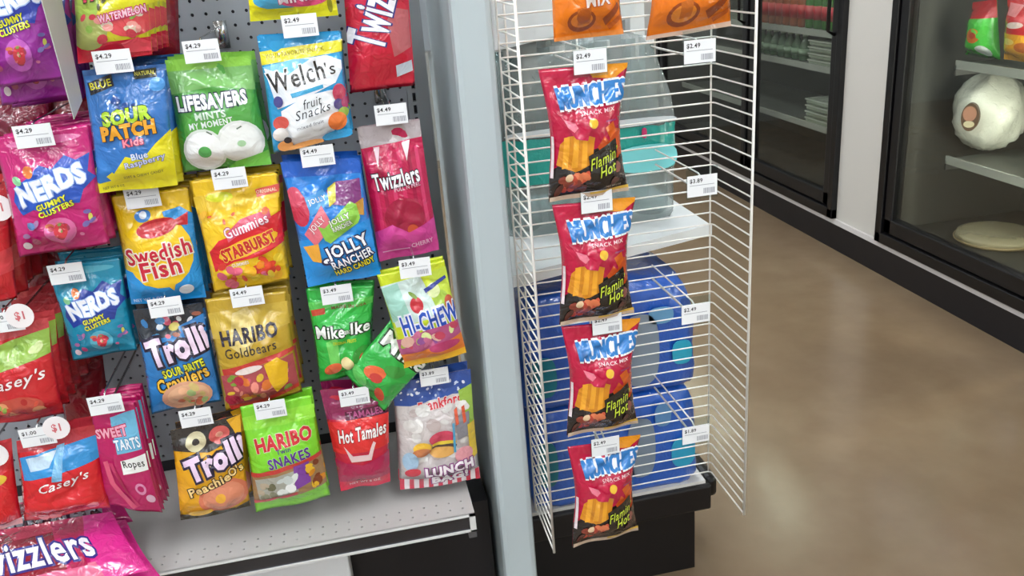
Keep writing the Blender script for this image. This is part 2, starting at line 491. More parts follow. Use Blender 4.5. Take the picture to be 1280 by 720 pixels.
def candy(q, Y, body, art, label, tagpx=None, price='$4.29', behind=0, dy=.031, short=None, disc=None, tagY=None, bdz=0.0, **k):
    o = make_bag('candy_bag', quad(q, Y), body, art, label, group='hanging candy bags', **k)
    y0 = Y if not isinstance(Y, (tuple, list)) else Y[0]
    if tagpx:
        hook(tagpx[0], tagpx[1], tagY or y0 - .016, 'steel peg hook with white price tag above the ' + short, price, disc=disc)
    rg = random.Random(len(label)); dy = max(dy, 1.75 * k.get('t', .02))
    for i in range(behind):
        b = dup(o, (rg.uniform(-.003, .004), dy * (i + 1), rg.uniform(-.004, .002) + (bdz if i == 0 else bdz * 1.3)), short + ', ' + ORD[i] + ' from the front on its hook', rz=rg.uniform(-.01, .02), slim=True)
    return o


NAVY = '#1b2450'


def art_clusters(hi, spl, word_out='#9fc0f4'):
    a = Art()
    a.e(.5, .08, .4, .035, hi)
    a.p([(.08, .52), (.13, .40), (.3, .34), (.42, .26), (.55, .30), (.7, .21), (.82, .26), (.97, .22), (.93, .36), (1.0, .42), (.86, .50), (.8, .60), (.62, .58), (.46, .66), (.3, .60), (.16, .64)], spl)
    a.e(.30, .30, .06, .05, '#e07a3a', 20).e(.16, .36, .06, .03, '#7fc08a', -50)
    a.t('NERDS', .52, .42, .74, .15, '#f2f4fb', 16, .05, word_out, .085, wave=.012)
    a.t('GUMMY', .50, .565, .34, .045, '#e4e63a', 14, .03, '#39470f', .07).t('CLUSTERS', .54, .62, .40, .045, '#e4e63a', 14, .03, '#39470f', .07)
    a.e(.54, .80, .17, .115, hi)
    a.sc(16, .42, .73, .62, .87, .045, ['#b83248', '#d8485a', '#a03a50', '#c86a4a', '#e07a86'], 3)
    a.e(.55, .80, .075, .065, '#d43a48').sc(9, .47, .74, .62, .86, .025, ['#e8707a', '#c02a3a', '#f0a8a0', '#8a9a58'], 8)
    a.sc(7, .12, .68, .3, .92, .05, ['#b04a7a', '#9a6a9a', '#c86aa0', '#5a7ab0'], 5).sc(6, .75, .66, .93, .88, .04, ['#9a4a9a', '#d8d05a', '#7a6ab0', '#d06a9a'], 6)
    a.e(.14, .90, .05, .035, '#e8d8e0')
    return a


# ---- top row, cut by the frame
purple = candy([(-50, -80), (50, -88), (80, 98), (-18, 111)], 1.475, '#9c2a9c', art_clusters('#c45cc0', '#2a3fae'),
      'purple gummy cluster candy bag at the top left corner', t=.022, seed=3, behind=4, dy=.04, bdz=-.033, short='purple gummy cluster candy bag at the top left')
a = Art().r(0, 0, 1, .62, '#e3df22').e(.16, .56, .2, .18, '#9cb84a').e(.78, .74, .32, .1, '#d8484e').r(0, .86, 1, 1, '#cf2038').e(.2, .78, .26, .13, '#a8b060')
a.sc(14, .1, .66, .9, .84, .07, ['#e0585a', '#8fb850', '#d8c8b0', '#c83a4a', '#e89a90'], 2)
a.sc(5, .3, .48, .5, .6, .05, ['#3a3a2a', '#54502a'], 4).t('WATERMELON', .66, .665, .62, .055, '#f6c8d8', 8, .03, '#d0306a', .12)
a.t('PATCH', .5, .47, .7, .12, '#d84058', 6, .05, '#4a2a20', .09).p([(.62, .88), (.85, .85), (1, .9), (1, .97), (.7, .96)], '#e8475a')
a.t('SOUR', .48, .34, .7, .12, '#d84058', 6, .05, '#4a2a20', .09)
candy([(86, -95), (182, -102), (190, 68), (97, 80)], 1.50, '#d9d32a', a, 'yellow sour candy bag with a red foot at the top edge', behind=4, dy=.045,
      short='yellow sour candy bag with red foot', t=.02, seed=5)
a = Art().r(0, .7, 1, .86, '#e8dc10').e(.35, .82, .3, .09, '#4aa8d0').e(.62, .84, .28, .06, '#e0487a').t('MINIS', .55, .83, .4, .05, '#f6e8f0', 4, .03, '#c02a6a', .08).r(0, .90, 1, 1, '#d9d61a').e(.92, .9, .03, .07, '#8a8a1a')
candy([(296, -120), (404, -128), (423, 19), (313, 27)], 1.52, '#e6dc1c', a, 'lime yellow candy bag cut by the top edge above the fruit snack bag', t=.02, seed=6, behind=1, short='lime yellow candy bag at the top edge')
a = Art().r(0, 0, 1, .58, '#d01c46').p([(0, .60), (.5, .56), (1, .5), (1, .93), (0, .96)], '#c41233').sc(5, .1, .62, .5, .8, .1, ['#d83a4e', '#b81030'], 3)
a.p([(.62, .66), (.75, .60), (.98, .62), (.98, .80), (.7, .84)], '#b55a60').p([(.3, .60), (.42, .62), (.3, .9), (.16, .9)], '#d2203e')
a.t('Twizzlers', .50, .54, 1.5, .19, '#f0eef6', 71, .05, '#31307c', .075).p([(.72, .885), (.97, .865), (.98, .92), (.73, .945)], '#c9d2de')
candy([(418, -150), (502, -156), (519, 107), (438, 116)], 1.55, '#c41233', a, 'long red licorice bag with slanted white lettering at the top', t=.016, seed=8, behind=1, short='long red licorice bag with slanted lettering')

# ---- first full row
a = Art().p([(0, .80), (.1, .72), (.25, .84), (.42, .70), (.62, .74), (.80, .62), (1, .52), (1, 1), (0, 1)], '#e9de1e')
a.p([(.02, .80), (.06, .70), (.2, .74), (.24, .82), (.15, .86), (.2, .90), (.05, .92), (0, .9)], '#2f79c4').r(0, 0, 1, .045, '#2c5d9c')
a.p([(.04, .10), (.33, .045), (.35, .14), (.06, .20)], '#1a1f2c').t('BLUE', .19, .12, .25, .055, '#e6df2a', 9, .02)
a.p([(.60, .03), (.88, .02), (.88, .09), (.61, .10)], '#2a3020').t('NATURAL', .74, .055, .24, .03, '#d8d05a', 2).e(.88, .15, .1, .055, '#4d9be0')
a.sc(8, .3, .22, .6, .32, .05, ['#1e4488', '#27509a'], 4)
a.t('SOUR', .48, .375, .58, .105, '#b7de2e', 6, .06, '#1c3a1c', .095).t('PATCH', .49, .49, .66, .105, '#f2ab2c', 5, .06, '#3a2a14', .095).t('Kids', .54, .585, .25, .06, '#f08aa0', 6, .04, '#b02a40', .09)
a.t('Blue', .60, .70, .2, .05, '#dfe8f4', 8, .02, '#6a86c0', .07).t('Raspberry', .66, .755, .50, .06, '#c9cbe4', 10, .03, '#50587e', .09)
a.t('SOFT & CHEWY CANDY', .62, .86, .5, .022, '#7a7a2a', 6).t('NET WT 8 OZ', .22, .955, .26, .022, '#8a8a2a', 4)
candy([(103, 88), (207, 80), (222, 232), (122, 241)], 1.495, '#2f74c0', a, 'blue and yellow sour candy bag with green and orange lettering', (141, 77), '$4.29', 4, dy=.04, short='blue and yellow sour candy bag', seed=11, t=.02)

a = Art().r(0, 0, 1, .1, '#8fd04c').p([(0, .1), (1, .08), (1, .3), (.5, .24), (0, .3)], '#7db968').e(.42, .70, .38, .24, '#62b04e').p([(.0, .3), (.08, .5), (.1, .8), (.03, .95), (0, .9)], '#3f9c3e').p([(1, .3), (.9, .5), (.88, .8), (1, .95)], '#4aa444')
a.t('LIFESAVERS', .47, .365, .82, .12, '#f3f5f8', 3, .045, '#232c48', .10)
a.t('MINTS', .43, .485, .36, .06, '#d6ecd4', 4, .02, '#7fae86', .07).t('MY MOMENT', .42, .56, .52, .055, '#e8f2ea', 6, .02)
a.e(.30, .80, .25, .2, '#dfe6dc').e(.72, .75, .27, .2, '#e4e8e2').e(.30, .80, .22, .175, '#f6f7f5').e(.72, .75, .235, .175, '#f0f2ee').e(.30, .81, .075, .055, '#54ac58').e(.73, .76, .05, .03, '#a8cfa0')
a.p([(.36, .62), (.42, .65), (.41, .66), (.35, .63)], '#6a7a6a').p([(.7, .62), (.76, .60), (.77, .61), (.71, .63)], '#6a7a6a').p([(.62, .93), (1, .86), (1, 1), (.5, 1)], '#6fc24a')
candy([(206, 75), (312, 70), (340, 204), (229, 216)], 1.53, '#57a94a', a, 'green mint candy bag with two white ring mints pictured', (252, 64), '$4.29', 2, short='green mint candy bag', seed=12, t=.024)

a = Art().r(0, .0, 1, .1, '#2397d4').p([(0, .13), (1, .07), (1, .18), (0, .24)], '#e6df2c').t('YOUR FAVORITE SNACK', .42, .155, .72, .035, '#a08a1a', 4)
a.p([(.02, .27), (.3, .22), (.8, .2), (.98, .26), (.98, .34), (.88, .46), (.5, .55), (.12, .62)], '#eef4fa').p([(.0, .26), (.3, .34), (.6, .22), (.4, .21)], '#7cc6ee')
a.p([(.16, .64), (.5, .53), (.84, .52), (.88, .78), (.74, .97), (.3, 1.0), (.16, .82)], '#eef1f4')
a.p([(.3, .50), (.72, .455), (.72, .49), (.32, .54)], '#3aa0cc')
a.t('Welch', .40, .36, .70, .17, '#26231f', 9, .03, '#f4f6fa', .07).t("'s", .83, .32, .12, .12, '#26231f', 8, .01, '#f4f6fa', .06)
a.t('fruit', .56, .60, .24, .085, '#3d4046', 8, 0, shear=.3).t('Snacks', .55, .68, .46, .085, '#3d4046', 8, 0, shear=.3)
a.t('mixed fruit', .5, .80, .34, .03, '#7a7e86', 6).e(.14, .555, .06, .05, '#4a4a8c').e(.14, .74, .10, .06, '#d8584e').e(.12, .84, .1, .06, '#e8e4e0')
a.e(.91, .56, .085, .09, '#c23a5a').e(.88, .66, .06, .05, '#4a3a7a').e(.97, .66, .05, .06, '#b03a6a').e(.93, .75, .07, .05, '#8fae3e').e(.84, .82, .12, .09, '#ef7c36')
a.e(.16, .95, .1, .05, '#e8a05a').e(.42, .99, .22, .045, '#f0a860').e(.82, .96, .2, .05, '#2a9ad2').e(.20, .90, .05, .03, '#2c2c34')
candy([(321, 45), (425, 40), (441, 168), (342, 192)], 1.51, '#2b9ed8', a, 'light blue fruit snack bag with a yellow band and dark lettering', (375, 32), '$2.49', 2, short='light blue fruit snack bag', seed=13, t=.02, header=.08)

candy([(-8, 172), (110, 155), (138, 304), (24, 322)], 1.49, '#c21a70', art_clusters('#de6aa4', '#2352b8'), 'magenta gummy cluster candy bag with a blue splash', (42, 170), '$4.29', 5, dy=.042, short='magenta gummy cluster candy bag', seed=14, t=.022)

a = Art().r(0, 0, 1, .16, '#b7acae').p([(0, .15), (1, .12), (1, .78), (0, .80)], '#c2174e')
for i, u in enumerate((.12, .26, .42, .58, .74, .88)): a.p([(u - .03, .18), (u + .03, .17), (u + .045, .74), (u - .02, .76)], ['#d42a62', '#a81044', '#d8386c'][i % 3])  # licorice strands, their vertical highlights painted as lighter strips
a.p([(.2, .15), (.3, .15), (.22, .3)], '#eccdd8').p([(.66, .14), (.8, .13), (.7, .27)], '#f0d8e0')
a.e(.52, .68, .33, .15, '#a3123c').e(.62, .78, .09, .04, '#c84a2a').p([(0, .77), (.3, .72), (.55, .80), (1, .73), (1, 1), (0, 1)], '#cf3f92')
a.t('Twizzlers', .48, .385, .76, .115, '#f4eff4', 5, .045, '#2a2036', .09).t('PULL N PEEL', .64, .455, .44, .03, '#e8b8cc', 5).t('CHERRY', .74, .905, .36, .035, '#eaa8d0', 5, .03).r(.08, .925, .55, .933, '#e4a0cc')
candy([(446, 160), (524, 150), (549, 312), (474, 326)], 1.545, '#b5144a', a, 'pink cherry licorice bag with clear top by the white end panel', (489, 143), '$4.49', 1, short='pink cherry licorice bag', seed=15, t=.018)

# ---- second row
a = Art().p([(.62, .18), (.85, .15), (1, .22), (1, .8), (.8, .6)], '#2a8fd2').p([(0, .66), (.3, .72), (1, .6), (1, 1), (0, 1)], '#2191d8').e(.5, .52, .46, .32, '#f4c81c').p([(.46, .76), (.7, .74), (.62, .88), (.56, .82)], '#f4c81c')
a.e(.36, .20, .11, .05, '#4a8cd0', 10).e(.37, .19, .05, .03, '#dfe8f0')
a.e(.52, .305, .27, .075, '#c4202c', 10).p([(.72, .27), (.95, .2), (.93, .31), (.8, .30)], '#c4202c').e(.5, .285, .16, .025, '#dc4a50', 10)
a.t('Swedish', .50, .515, .86, .14, '#c51f35', 7, .045, '#f4ecd8', .10).t('Fish', .50, .655, .52, .15, '#c51f35', 7, .05, '#f4ecd8', .10)
a.e(.78, .88, .1, .05, '#e6eef6', 20).t('NET WT 8 OZ', .25, .95, .4, .03, '#bcd8ee', 5)
candy([(138, 244), (236, 234), (258, 372), (164, 381)], 1.535, '#f0c316', a, 'yellow candy bag with a red fish above a blue foot', (178, 247), '$4.29', 3, short='yellow fish candy bag', seed=16, t=.022)

a = Art().p([(0, .14), (1, .1), (1, .22), (0, .28)], '#eac232').e(.3, .16, .16, .04, '#dfe02a', 0).p([(.72, .13), (1, .10), (1, .17), (.73, .20)], '#e05a50').t('ORIGINAL', .85, .15, .24, .03, '#f8e0c8', 5, .02)
a.p([(.05, .62), (.2, .52), (.5, .46), (1, .34), (1, .62), (.7, .70), (.35, .72), (.08, .80)], '#d8202c').p([(.30, .47), (.5, .36), (.86, .30), (.88, .38), (.5, .47), (.32, .54)], '#e05a72')
a.t('Gummies', .56, .42, .56, .09, '#f4dce4', 15, .03, '#c03a56', .08).e(.55, .60, .40, .075, '#f2b422', 15).t('STARBURST', .55, .60, .70, .10, '#c8282a', 15, .05, '#f6d25a', .09)
a.sc(30, .1, .74, .95, .97, .07, ['#f08a1c', '#e8482c', '#f6b824', '#e0607c', '#f4d23a', '#d83a30'], 9).sc(9, .05, .28, .95, .36, .04, ['#d88a2c', '#e06a3a', '#f0b830'], 4)
a.t('GUMMIES', .42, .74, .22, .03, '#f4e8e0', 6)
candy([(236, 226), (347, 215), (362, 350), (268, 366)], 1.525, '#f4c820', a, 'yellow gummy bag with a red diagonal band', (287, 223), '$4.29', 2, short='yellow gummy bag with red band', seed=17, t=.02)

a = Art().r(0, 0, 1, .12, '#1f5fc4').p([(0, .62), (1, .5), (1, 1), (0, 1)], '#1b92e4').e(.1, .36, .13, .14, '#c8304c').e(.08, .27, .1, .08, '#d8506a')
a.p([(.20, .28), (.46, .22), (.52, .33), (.24, .42)], '#4f9fe0').t('JOLLY', .36, .305, .24, .05, '#d8e8f4', 12, .02, '#2a5aa0', .06)
a.p([(.5, .24), (.62, .18), (.96, .16), (.94, .38), (.7, .36), (.54, .34)], '#7a2a72').p([(.52, .22), (.64, .18), (.6, .32), (.5, .36)], '#c8c03a').p([(.82, .36), (.97, .32), (.94, .46), (.84, .44)], '#c08a2a')
a.p([(.1, .56), (.4, .34), (.5, .5), (.22, .66)], '#e0707e').t('JOLLY', .3, .49, .26, .06, '#f6e0e2', 38, .02, '#9a2a3a', .07).p([(.05, .66), (.26, .64), (.26, .80), (.14, .78)], '#e8a83a')
a.p([(.30, .50), (.38, .52), (.78, .33), (.86, .36), (.88, .47), (.84, .51), (.42, .65), (.36, .62)], '#8fcc4a').t('JOLLY', .60, .465, .30, .055, '#e8f2da', 17, .03, '#2a4a1c', .08).t('RANCHER', .62, .515, .28, .04, '#e8f2da', 17, .03, '#2a4a1c', .08)
a.e(.325, .79, .075, .032, NAVY, 15).e(.33, .787, .05, .017, '#f6f8fc', 15).t('JOLLY', .63, .705, .60, .125, '#f6f8fc', 15, .03, NAVY, .11).t('RANCHER', .67, .795, .58, .07, '#eef2fa', 14, .025, NAVY, .11).t('HARD CANDY', .68, .87, .56, .05, '#eae23a', 14, .03, '#2b3a14', .12)
candy([(350, 203), (449, 197), (476, 343), (385, 358)], 1.52, '#1f7fd8', a, 'bright blue hard candy bag with green and red candies pictured', (397, 195), '$4.49', 2, short='bright blue hard candy bag', seed=18, t=.02)

candy([(58, 332), (150, 322), (172, 437), (92, 450)], 1.54, '#1a8fb2', art_clusters('#58b4cc', '#223f9c'), 'teal blue gummy cluster candy bag with a navy splash', (83, 342), '$4.29', 2, short='teal blue gummy cluster candy bag', seed=19, t=.02)

a = Art().p([(0, .12), (.6, .1), (.75, .5), (.05, .55)], '#cfe2dc').p([(0, .14), (.25, .12), (.3, .42), (.02, .5)], '#9fd0c0').p([(.72, .1), (1, .06), (1, .55), (.8, .6)], '#c6dc46')
a.e(.44, .36, .10, .08, '#cc2f3c').e(.42, .26, .03, .05, '#7a9a3a', 40).e(.82, .36, .12, .09, '#a8c84a').e(.93, .42, .07, .08, '#cc5a3a').e(.74, .26, .10, .07, '#dce8a8').p([(.60, .23), (.96, .15), (.97, .18), (.62, .27)], '#2a3a94')
a.t('HI-CHEW', .58, .53, .88, .19, '#2450b8', 3, .03, '#eef0fa', .10)
a.p([(0, .68), (.5, .62), (1, .62), (1, .86), (0, .90)], '#b0507e').sc(14, .05, .64, .95, .8, .09, ['#8a4a8c', '#d8e09a', '#c0405a', '#e0b0a0', '#a8b84a', '#c86a90'], 7)
a.p([(0, .84), (.5, .82), (1, .76), (1, .93), (0, .97)], '#e07a2c').r(0, .93, 1, 1, '#f0b62a').e(.7, .83, .25, .05, '#b83a6a')
candy([(471, 344), (555, 324), (583, 440), (505, 460)], 1.50, '#cfe02e', a, 'lime and white fruit chew bag with blue outlined lettering', (519, 335), '$3.49', 1, short='lime and white fruit chew bag', seed=20, t=.018, tagY=1.47)

# ---- third row
a = Art().p([(0, 0), (1, 0), (1, .2), (.6, .26), (0, .3)], '#28303a').sc(18, .04, .06, .9, .28, .07, ['#c8506a', '#3a7ab0', '#d8c86a', '#4a4048', '#9a5a48', '#e0e4e8', '#5aa0c8'], 5)
a.p([(.6, .2), (1, .1), (1, .8), (.8, .5)], '#2b78bc')
a.t('Trolli', .55, .37, .88, .22, '#efd6ec', 12, .09, '#241f3c', .17)
a.t('SOUR BRITE', .58, .585, .62, .075, '#d2d834', 10, .04, '#22280e', .10).t('Crawlers', .54, .685, .76, .12, '#e8b83a', 12, .05, '#2b2010', .12)
a.e(.56, .86, .36, .16, '#d8a080').e(.58, .85, .30, .12, '#e4b08c').sc(12, .35, .76, .82, .96, .08, ['#e07a5a', '#d8c07a', '#c88a9a', '#a8c07a', '#f0b890'], 9)
candy([(166, 387), (252, 378), (277, 500), (190, 517)], 1.525, '#2f80c4', a, 'blue gummy worm bag with pale pink bubble lettering', (207, 384), '$4.29', 1, short='blue gummy worm bag', seed=21, t=.018)

a = Art().p([(0, .12), (1, .09), (1, .3), (0, .34)], '#c9aa3e').p([(.3, .14), (.5, .1), (.62, .3), (.4, .5), (.2, .4)], '#d8c070')
a.t('HARIBO', .47, .325, .72, .12, '#2b2434', 3, .04).t('Goldbears', .46, .455, .66, .085, '#332b2c', 3, .01)
a.p([(.05, .60), (.5, .55), (1, .52), (1, .56), (.5, .6), (.06, .66)], '#c23a34').p([(.02, .66), (.5, .6), (.98, .58), (.98, .9), (.5, .96), (.06, .97)], '#b04a50')
a.sc(38, .1, .66, .85, .92, .07, ['#c23050', '#d8702c', '#e0b83a', '#b02a44', '#e88a7a', '#7a9a3a', '#d0506a'], 11)
a.p([(.60, .60), (.78, .56), (.9, .64), (.86, .82), (.7, .9), (.64, .76)], '#eab91c').p([(.06, .95), (.5, .94), (.98, .88), (.98, .92), (.5, .985), (.08, .99)], '#c83a30').e(.4, .62, .18, .03, '#e8d8d0', 6)
candy([(256, 374), (357, 364), (378, 490), (282, 515)], 1.52, '#bf9d2c', a, 'gold gummy bear bag with dark lettering and red window', (309, 371), '$4.49', 3, dy=.03, short='gold gummy bear bag', seed=22, t=.024)

a = Art().p([(0, .14), (1, .12), (1, .2), (0, .22)], '#56c052').p([(.02, .22), (.24, .20), (.24, .26), (.03, .28)], '#c0442c').t('MADE IN USA', .62, .2, .55, .03, '#7a3a2a', 3).p([(.2, .55), (.4, .5), (.42, .8), (.24, .78)], '#6cc85c')
a.t('Mike', .29, .445, .46, .12, '#f4f8f2', 1, .045, '#123a14', .11).t('and', .575, .445, .1, .06, '#eaf4e4', 2, .02, '#123a14', .08).t('Ike', .80, .43, .32, .12, '#f4f8f2', 1, .045, '#123a14', .11).t('ORIGINAL FRUITS', .52, .56, .4, .035, '#c8d020', 2, .02)
a.e(.28, .84, .17, .065, '#e0663a', 20).e(.55, .80, .14, .06, '#e8d8a0', -50).e(.82, .74, .18, .1, '#3a9a3c', 20).e(.86, .78, .09, .06, '#c23a30', 25).e(.72, .9, .12, .05, '#2c8f38')
mikeart = a
candy([(382, 361), (467, 356), (464, 462), (400, 478)], 1.53, '#2fb344', a, 'upright green fruit candy pouch with white lettering', (421, 368), '$3.49', 1, short='upright green fruit candy pouch', seed=23, t=.022)
tilt = Art().p([(.1, .1), (.95, .1), (.95, .13), (.1, .13)], '#7fd07a').t('Mike', .55, .24, .9, .2, '#f4f8f2', 0, .045, '#123a14', .11).e(.35, .68, .2, .09, '#e0663a', 30).e(.42, .72, .12, .06, '#c23a30', 20).e(.68, .86, .15, .06, '#d0502c', -30).e(.6, .5, .2, .08, '#3a9a3c', 20).e(.2, .86, .2, .07, '#5cc45c', -20)
candy([(490, 398), (548, 440), (480, 514), (430, 466)], 1.512, '#2fae46', tilt, 'green fruit candy pouch tilted sideways behind the fruit chew bag', seed=24, t=.018)

a = Art().r(0, 0, 1, .12, '#c8464c').p([(0, .18), (1, .10), (.98, .34), (0, .44)], '#93b84c').sc(8, .05, .18, .9, .36, .08, ['#a8c86a', '#7aa03a', '#c8d890'], 3)
a.t("Casey's", .46, .545, .86, .15, '#f4e6e6', 6, .02, '#b01820', .05, shear=.3).e(.45, .82, .36, .13, '#c04a3c').sc(16, .15, .74, .75, .92, .08, ['#d8503c', '#8fae4a', '#e09a6a', '#b02a2a'], 4).p([(0, .93), (1, .86), (1, .93), (0, 1)], '#b8242c')
candy([(-30, 417), (60, 396), (80, 518), (-10, 531)], 1.50, '#cc222b', a, 'red store brand gummy bag with a green header', (6, 403), '$1.00', 5, dy=.042, short='red gummy bag with a green header', seed=25, t=.022, disc=(.026, .008))
a = Art().r(0, 0, 1, .14, '#c23a40').p([(0, .6), (1, .5), (1, .72), (0, .8)], '#d8404a')
candy([(-72, 250), (10, 240), (22, 372), (-58, 388)], 1.52, '#cf2630', a, 'red bag on the left edge below the magenta candy bag', (-22, 262), '$1.00', 5, dy=.045, short='red bag on the left edge', seed=26, t=.02, disc=(.024, -.0))

# ---- lowest row
a = Art().r(0, 0, 1, .14, '#b8303c').p([(.02, .20), (1, .12), (1, .38), (.06, .46)], '#2f8ccc').p([(.1, .22), (.5, .18), (.4, .34), (.16, .36)], '#b8cfe0').p([(.5, .14), (.6, .13), (.55, .5), (.42, .5)], '#78b4dc')
a.t("Casey's", .56, .545, .62, .12, '#f4e6e6', 8, .02, '#b01820', .05, shear=.3).sc(8, .1, .86, .9, .96, .07, ['#f0a0a0', '#e86a6a', '#d83a3a'], 2)
candy([(20, 552), (118, 530), (138, 634), (30, 652)], 1.475, '#d6202a', a, 'red gummy bag with a blue header in the bottom row', (47, 546), '$1.00', 1, short='red gummy bag with a blue header', seed=27, t=.024, disc=(.034, .012))
a = Art().r(0, 0, 1, .14, '#c23a40').e(.7, .4, .2, .06, '#e0b83a').r(0, .92, 1, 1, '#e8a0a0')
candy([(-66, 563), (14, 548), (28, 655), (-50, 670)], 1.48, '#d41f28', a, 'red bag at the bottom left edge of the display', (-28, 572), '$1.00', 0, short='red bag at the bottom left edge', seed=28, t=.022, disc=(.028, 0))
a = Art().p([(.40, .10), (.96, .06), (.94, .40), (.42, .44)], '#6db6da').t('SWEET', .37, .235, .66, .085, '#f0a8c0', 6, .04, '#c01848', .10).t('TARTS', .66, .345, .52, .09, '#e8f2f8', 6, .03, '#3a86b4', .08)
a.p([(.46, .50), (.98, .44), (.97, .585), (.47, .63)], '#eef0ee').t('Ropes', .71, .535, .42, .085, '#26262c', 5, .015).p([(.1, .52), (.2, .50), (.28, .72), (.6, .95), (.5, .98), (.18, .74)], '#d8567a').p([(.2, .52), (.3, .52), (.36, .7), (.66, .93), (.6, .95)], '#c8386a')
a.e(.74, .76, .1, .055, '#dc8ab4').e(.74, .76, .06, .03, '#b3165c').e(.88, .85, .08, .04, '#e4b8d0')
candy([(113, 512), (168, 502), (203, 642), (131, 631)], 1.475, '#b8165e', a, 'crimson rope candy pouch with a light blue patch', (132, 506), '$4.29', 6, dy=.014, short='crimson rope candy pouch', seed=29, t=.008, crease=.4)

a = Art().p([(0, 0), (1, 0), (1, .2), (.5, .3), (0, .22)], '#33302e').ring(.34, .17, .15, .10, '#d8cfa8', '#3a3634').ring(.68, .15, .15, .09, '#d8605c', '#e8a08a').p([(.8, .02), (1, 0), (1, .3)], '#e0a820').p([(0, .34), (.2, .3), (.3, .6), (0, .9)], '#ecac1c')
a.t('Trolli', .60, .38, .86, .22, '#ecd2ec', 16, .09, '#231a38', .17)
a.e(.66, .78, .36, .19, '#d87858').e(.66, .78, .30, .16, '#e08c6c').e(.62, .79, .075, .055, '#f0b03a').t('Peachie', .48, .625, .62, .09, '#f0cf8a', 16, .05, '#3a2414', .12).t("O's", .87, .53, .2, .09, '#f0cf8a', 16, .05, '#3a2414', .12)
a.p([(0, .93), (.3, .96), (.5, .94), (.8, .98), (1, .93), (1, 1), (0, 1)], '#2e2a1c').e(.3, .93, .18, .04, '#e8b424')
candy([(213, 538), (300, 518), (313, 632), (226, 650)], 1.50, '#e4a61e', a, 'orange yellow peach ring gummy bag with bubble lettering', (245, 522), '$4.29', 1, short='orange yellow peach ring gummy bag', seed=30, t=.018)

a = Art().p([(0, .1), (1, .08), (1, .2), (0, .22)], '#92dc3c').t('HARIBO', .52, .335, .78, .115, '#c8242e', 6, .045, '#e8dcc0', .07).t('Twin', .5, .42, .2, .04, '#4a2a7a', 6, .03).t('SNAKES', .56, .505, .58, .09, '#5a2c8c', 7, .03, '#b8e09a', .06)
a.p([(0, .60), (1, .52), (1, .84), (0, .90)], '#9c7a50').p([(0, .60), (1, .52), (1, .56), (0, .64)], '#c23a34').p([(.05, .66), (.6, .62), (.62, .82), (.08, .86)], '#a8a89c').p([(.6, .58), (.82, .56), (.8, .76), (.58, .80)], '#7a3a98')
a.sc(10, .05, .66, .3, .84, .06, ['#8a8a70', '#b8a890', '#6a6a50'], 3).sc(10, .78, .58, .97, .8, .07, ['#d88a1c', '#c84a1c', '#e8b82a', '#7a3a1c'], 4).sc(8, .3, .66, .6, .8, .08, ['#e0e4e0', '#c8d0cc', '#f0f2f0'], 5).p([(0, .86), (.6, .82), (.6, .85), (0, .89)], '#c8484c')
candy([(300, 508), (390, 494), (413, 620), (320, 641)], 1.50, '#7fd42e', a, 'lime green gummy snake bag with red lettering', (338, 512), '$4.29', 1, short='lime green gummy snake bag', seed=31, t=.022)

a = Art().r(0, 0, 1, .28, '#8c1f52').p([(.3, .22), (1, .16), (1, .28), (.3, .30)], '#5a1438').t('TAMALES', .62, .24, .56, .06, '#b8548a', 5, .03).p([(0, .30), (1, .27), (1, .58), (0, .6)], '#dc2b2c').t('Hot Tamales', .54, .415, .82, .115, '#f6eeea', 5, .045, '#7a1218', .09, shear=.25)
a.p([(.2, .52), (.34, .62), (.62, .62), (.72, .5), (.76, .52), (.66, .68), (.3, .68)], '#e8c8c8').p([(0, .66), (.5, .72), (1, .64), (1, .9), (0, .92)], '#b0184e').r(0, .9, 1, 1, '#d4284a').t('NET WT 8 OZ', .5, .93, .6, .03, '#f0b8c4', 4, .02)
candy([(400, 488), (486, 480), (488, 602), (426, 612)], 1.52, '#c41e3c', a, 'red and purple cinnamon candy pouch with white slanted lettering', (443, 496), '$3.49', 1, short='red and purple cinnamon candy pouch', seed=32, t=.022)

a = Art().p([(0, 0), (1, 0), (1, .20), (.75, .18), (.2, .22), (0, .2)], '#2b4f9e').sc(26, .05, .02, .98, .17, .02, ['#e8eef8', '#c8d8f0'], 6)
a.t("Frankford", .58, .225, .56, .075, '#d02a36', 4, .05, '#f0d8d8', .09).p([(.82, .16), (1, .12), (1, .5), (.86, .42)], '#9cc04a')
a.sc(20, .06, .26, .9, .7, .09, ['#d8d4d0', '#c8b8b0', '#e8e4e0', '#b8a8a4'], 2)
a.e(.56, .52, .17, .07, '#c8405a').e(.58, .57, .16, .03, '#e8c83a').e(.58, .60, .16, .03, '#4a3a30').e(.55, .64, .17, .05, '#e0a85a').p([(.74, .36), (.94, .34), (.92, .54), (.76, .56)], '#8a8890').p([(.74, .30), (.78, .28), (.79, .42), (.75, .43)], '#d85a3a').p([(.84, .29), (.88, .28), (.89, .42), (.85, .43)], '#d85a3a').e(.3, .58, .12, .05, '#e8b83a').e(.29, .62, .12, .04, '#c87a4a')
a.p([(.9, .45), (1, .44), (1, .75), (.9, .78)], '#e0c03a').e(.14, .7, .1, .09, '#a8c8e0').e(.82, .7, .12, .07, '#e8a0a8').p([(.7, .4), (.73, .4), (.72, .66), (.69, .66)], '#4a9ac0')
a.r(0, .88, 1, 1, '#eadfe4')
for i in range(9): a.p([(i / 8.5, .88), (i / 8.5 + .055, .88), (i / 8.5 + .055, 1), (i / 8.5, 1)], '#d0304c')
a.t('LUNCH', .62, .80, .60, .085, '#f6eef4', 3, .05, '#8a3a80', .12).t('BAG!', .62, .90, .44, .085, '#f6eef4', 3, .05, '#8a3a80', .12).e(.16, .80, .1, .04, '#c83a4a', 10)
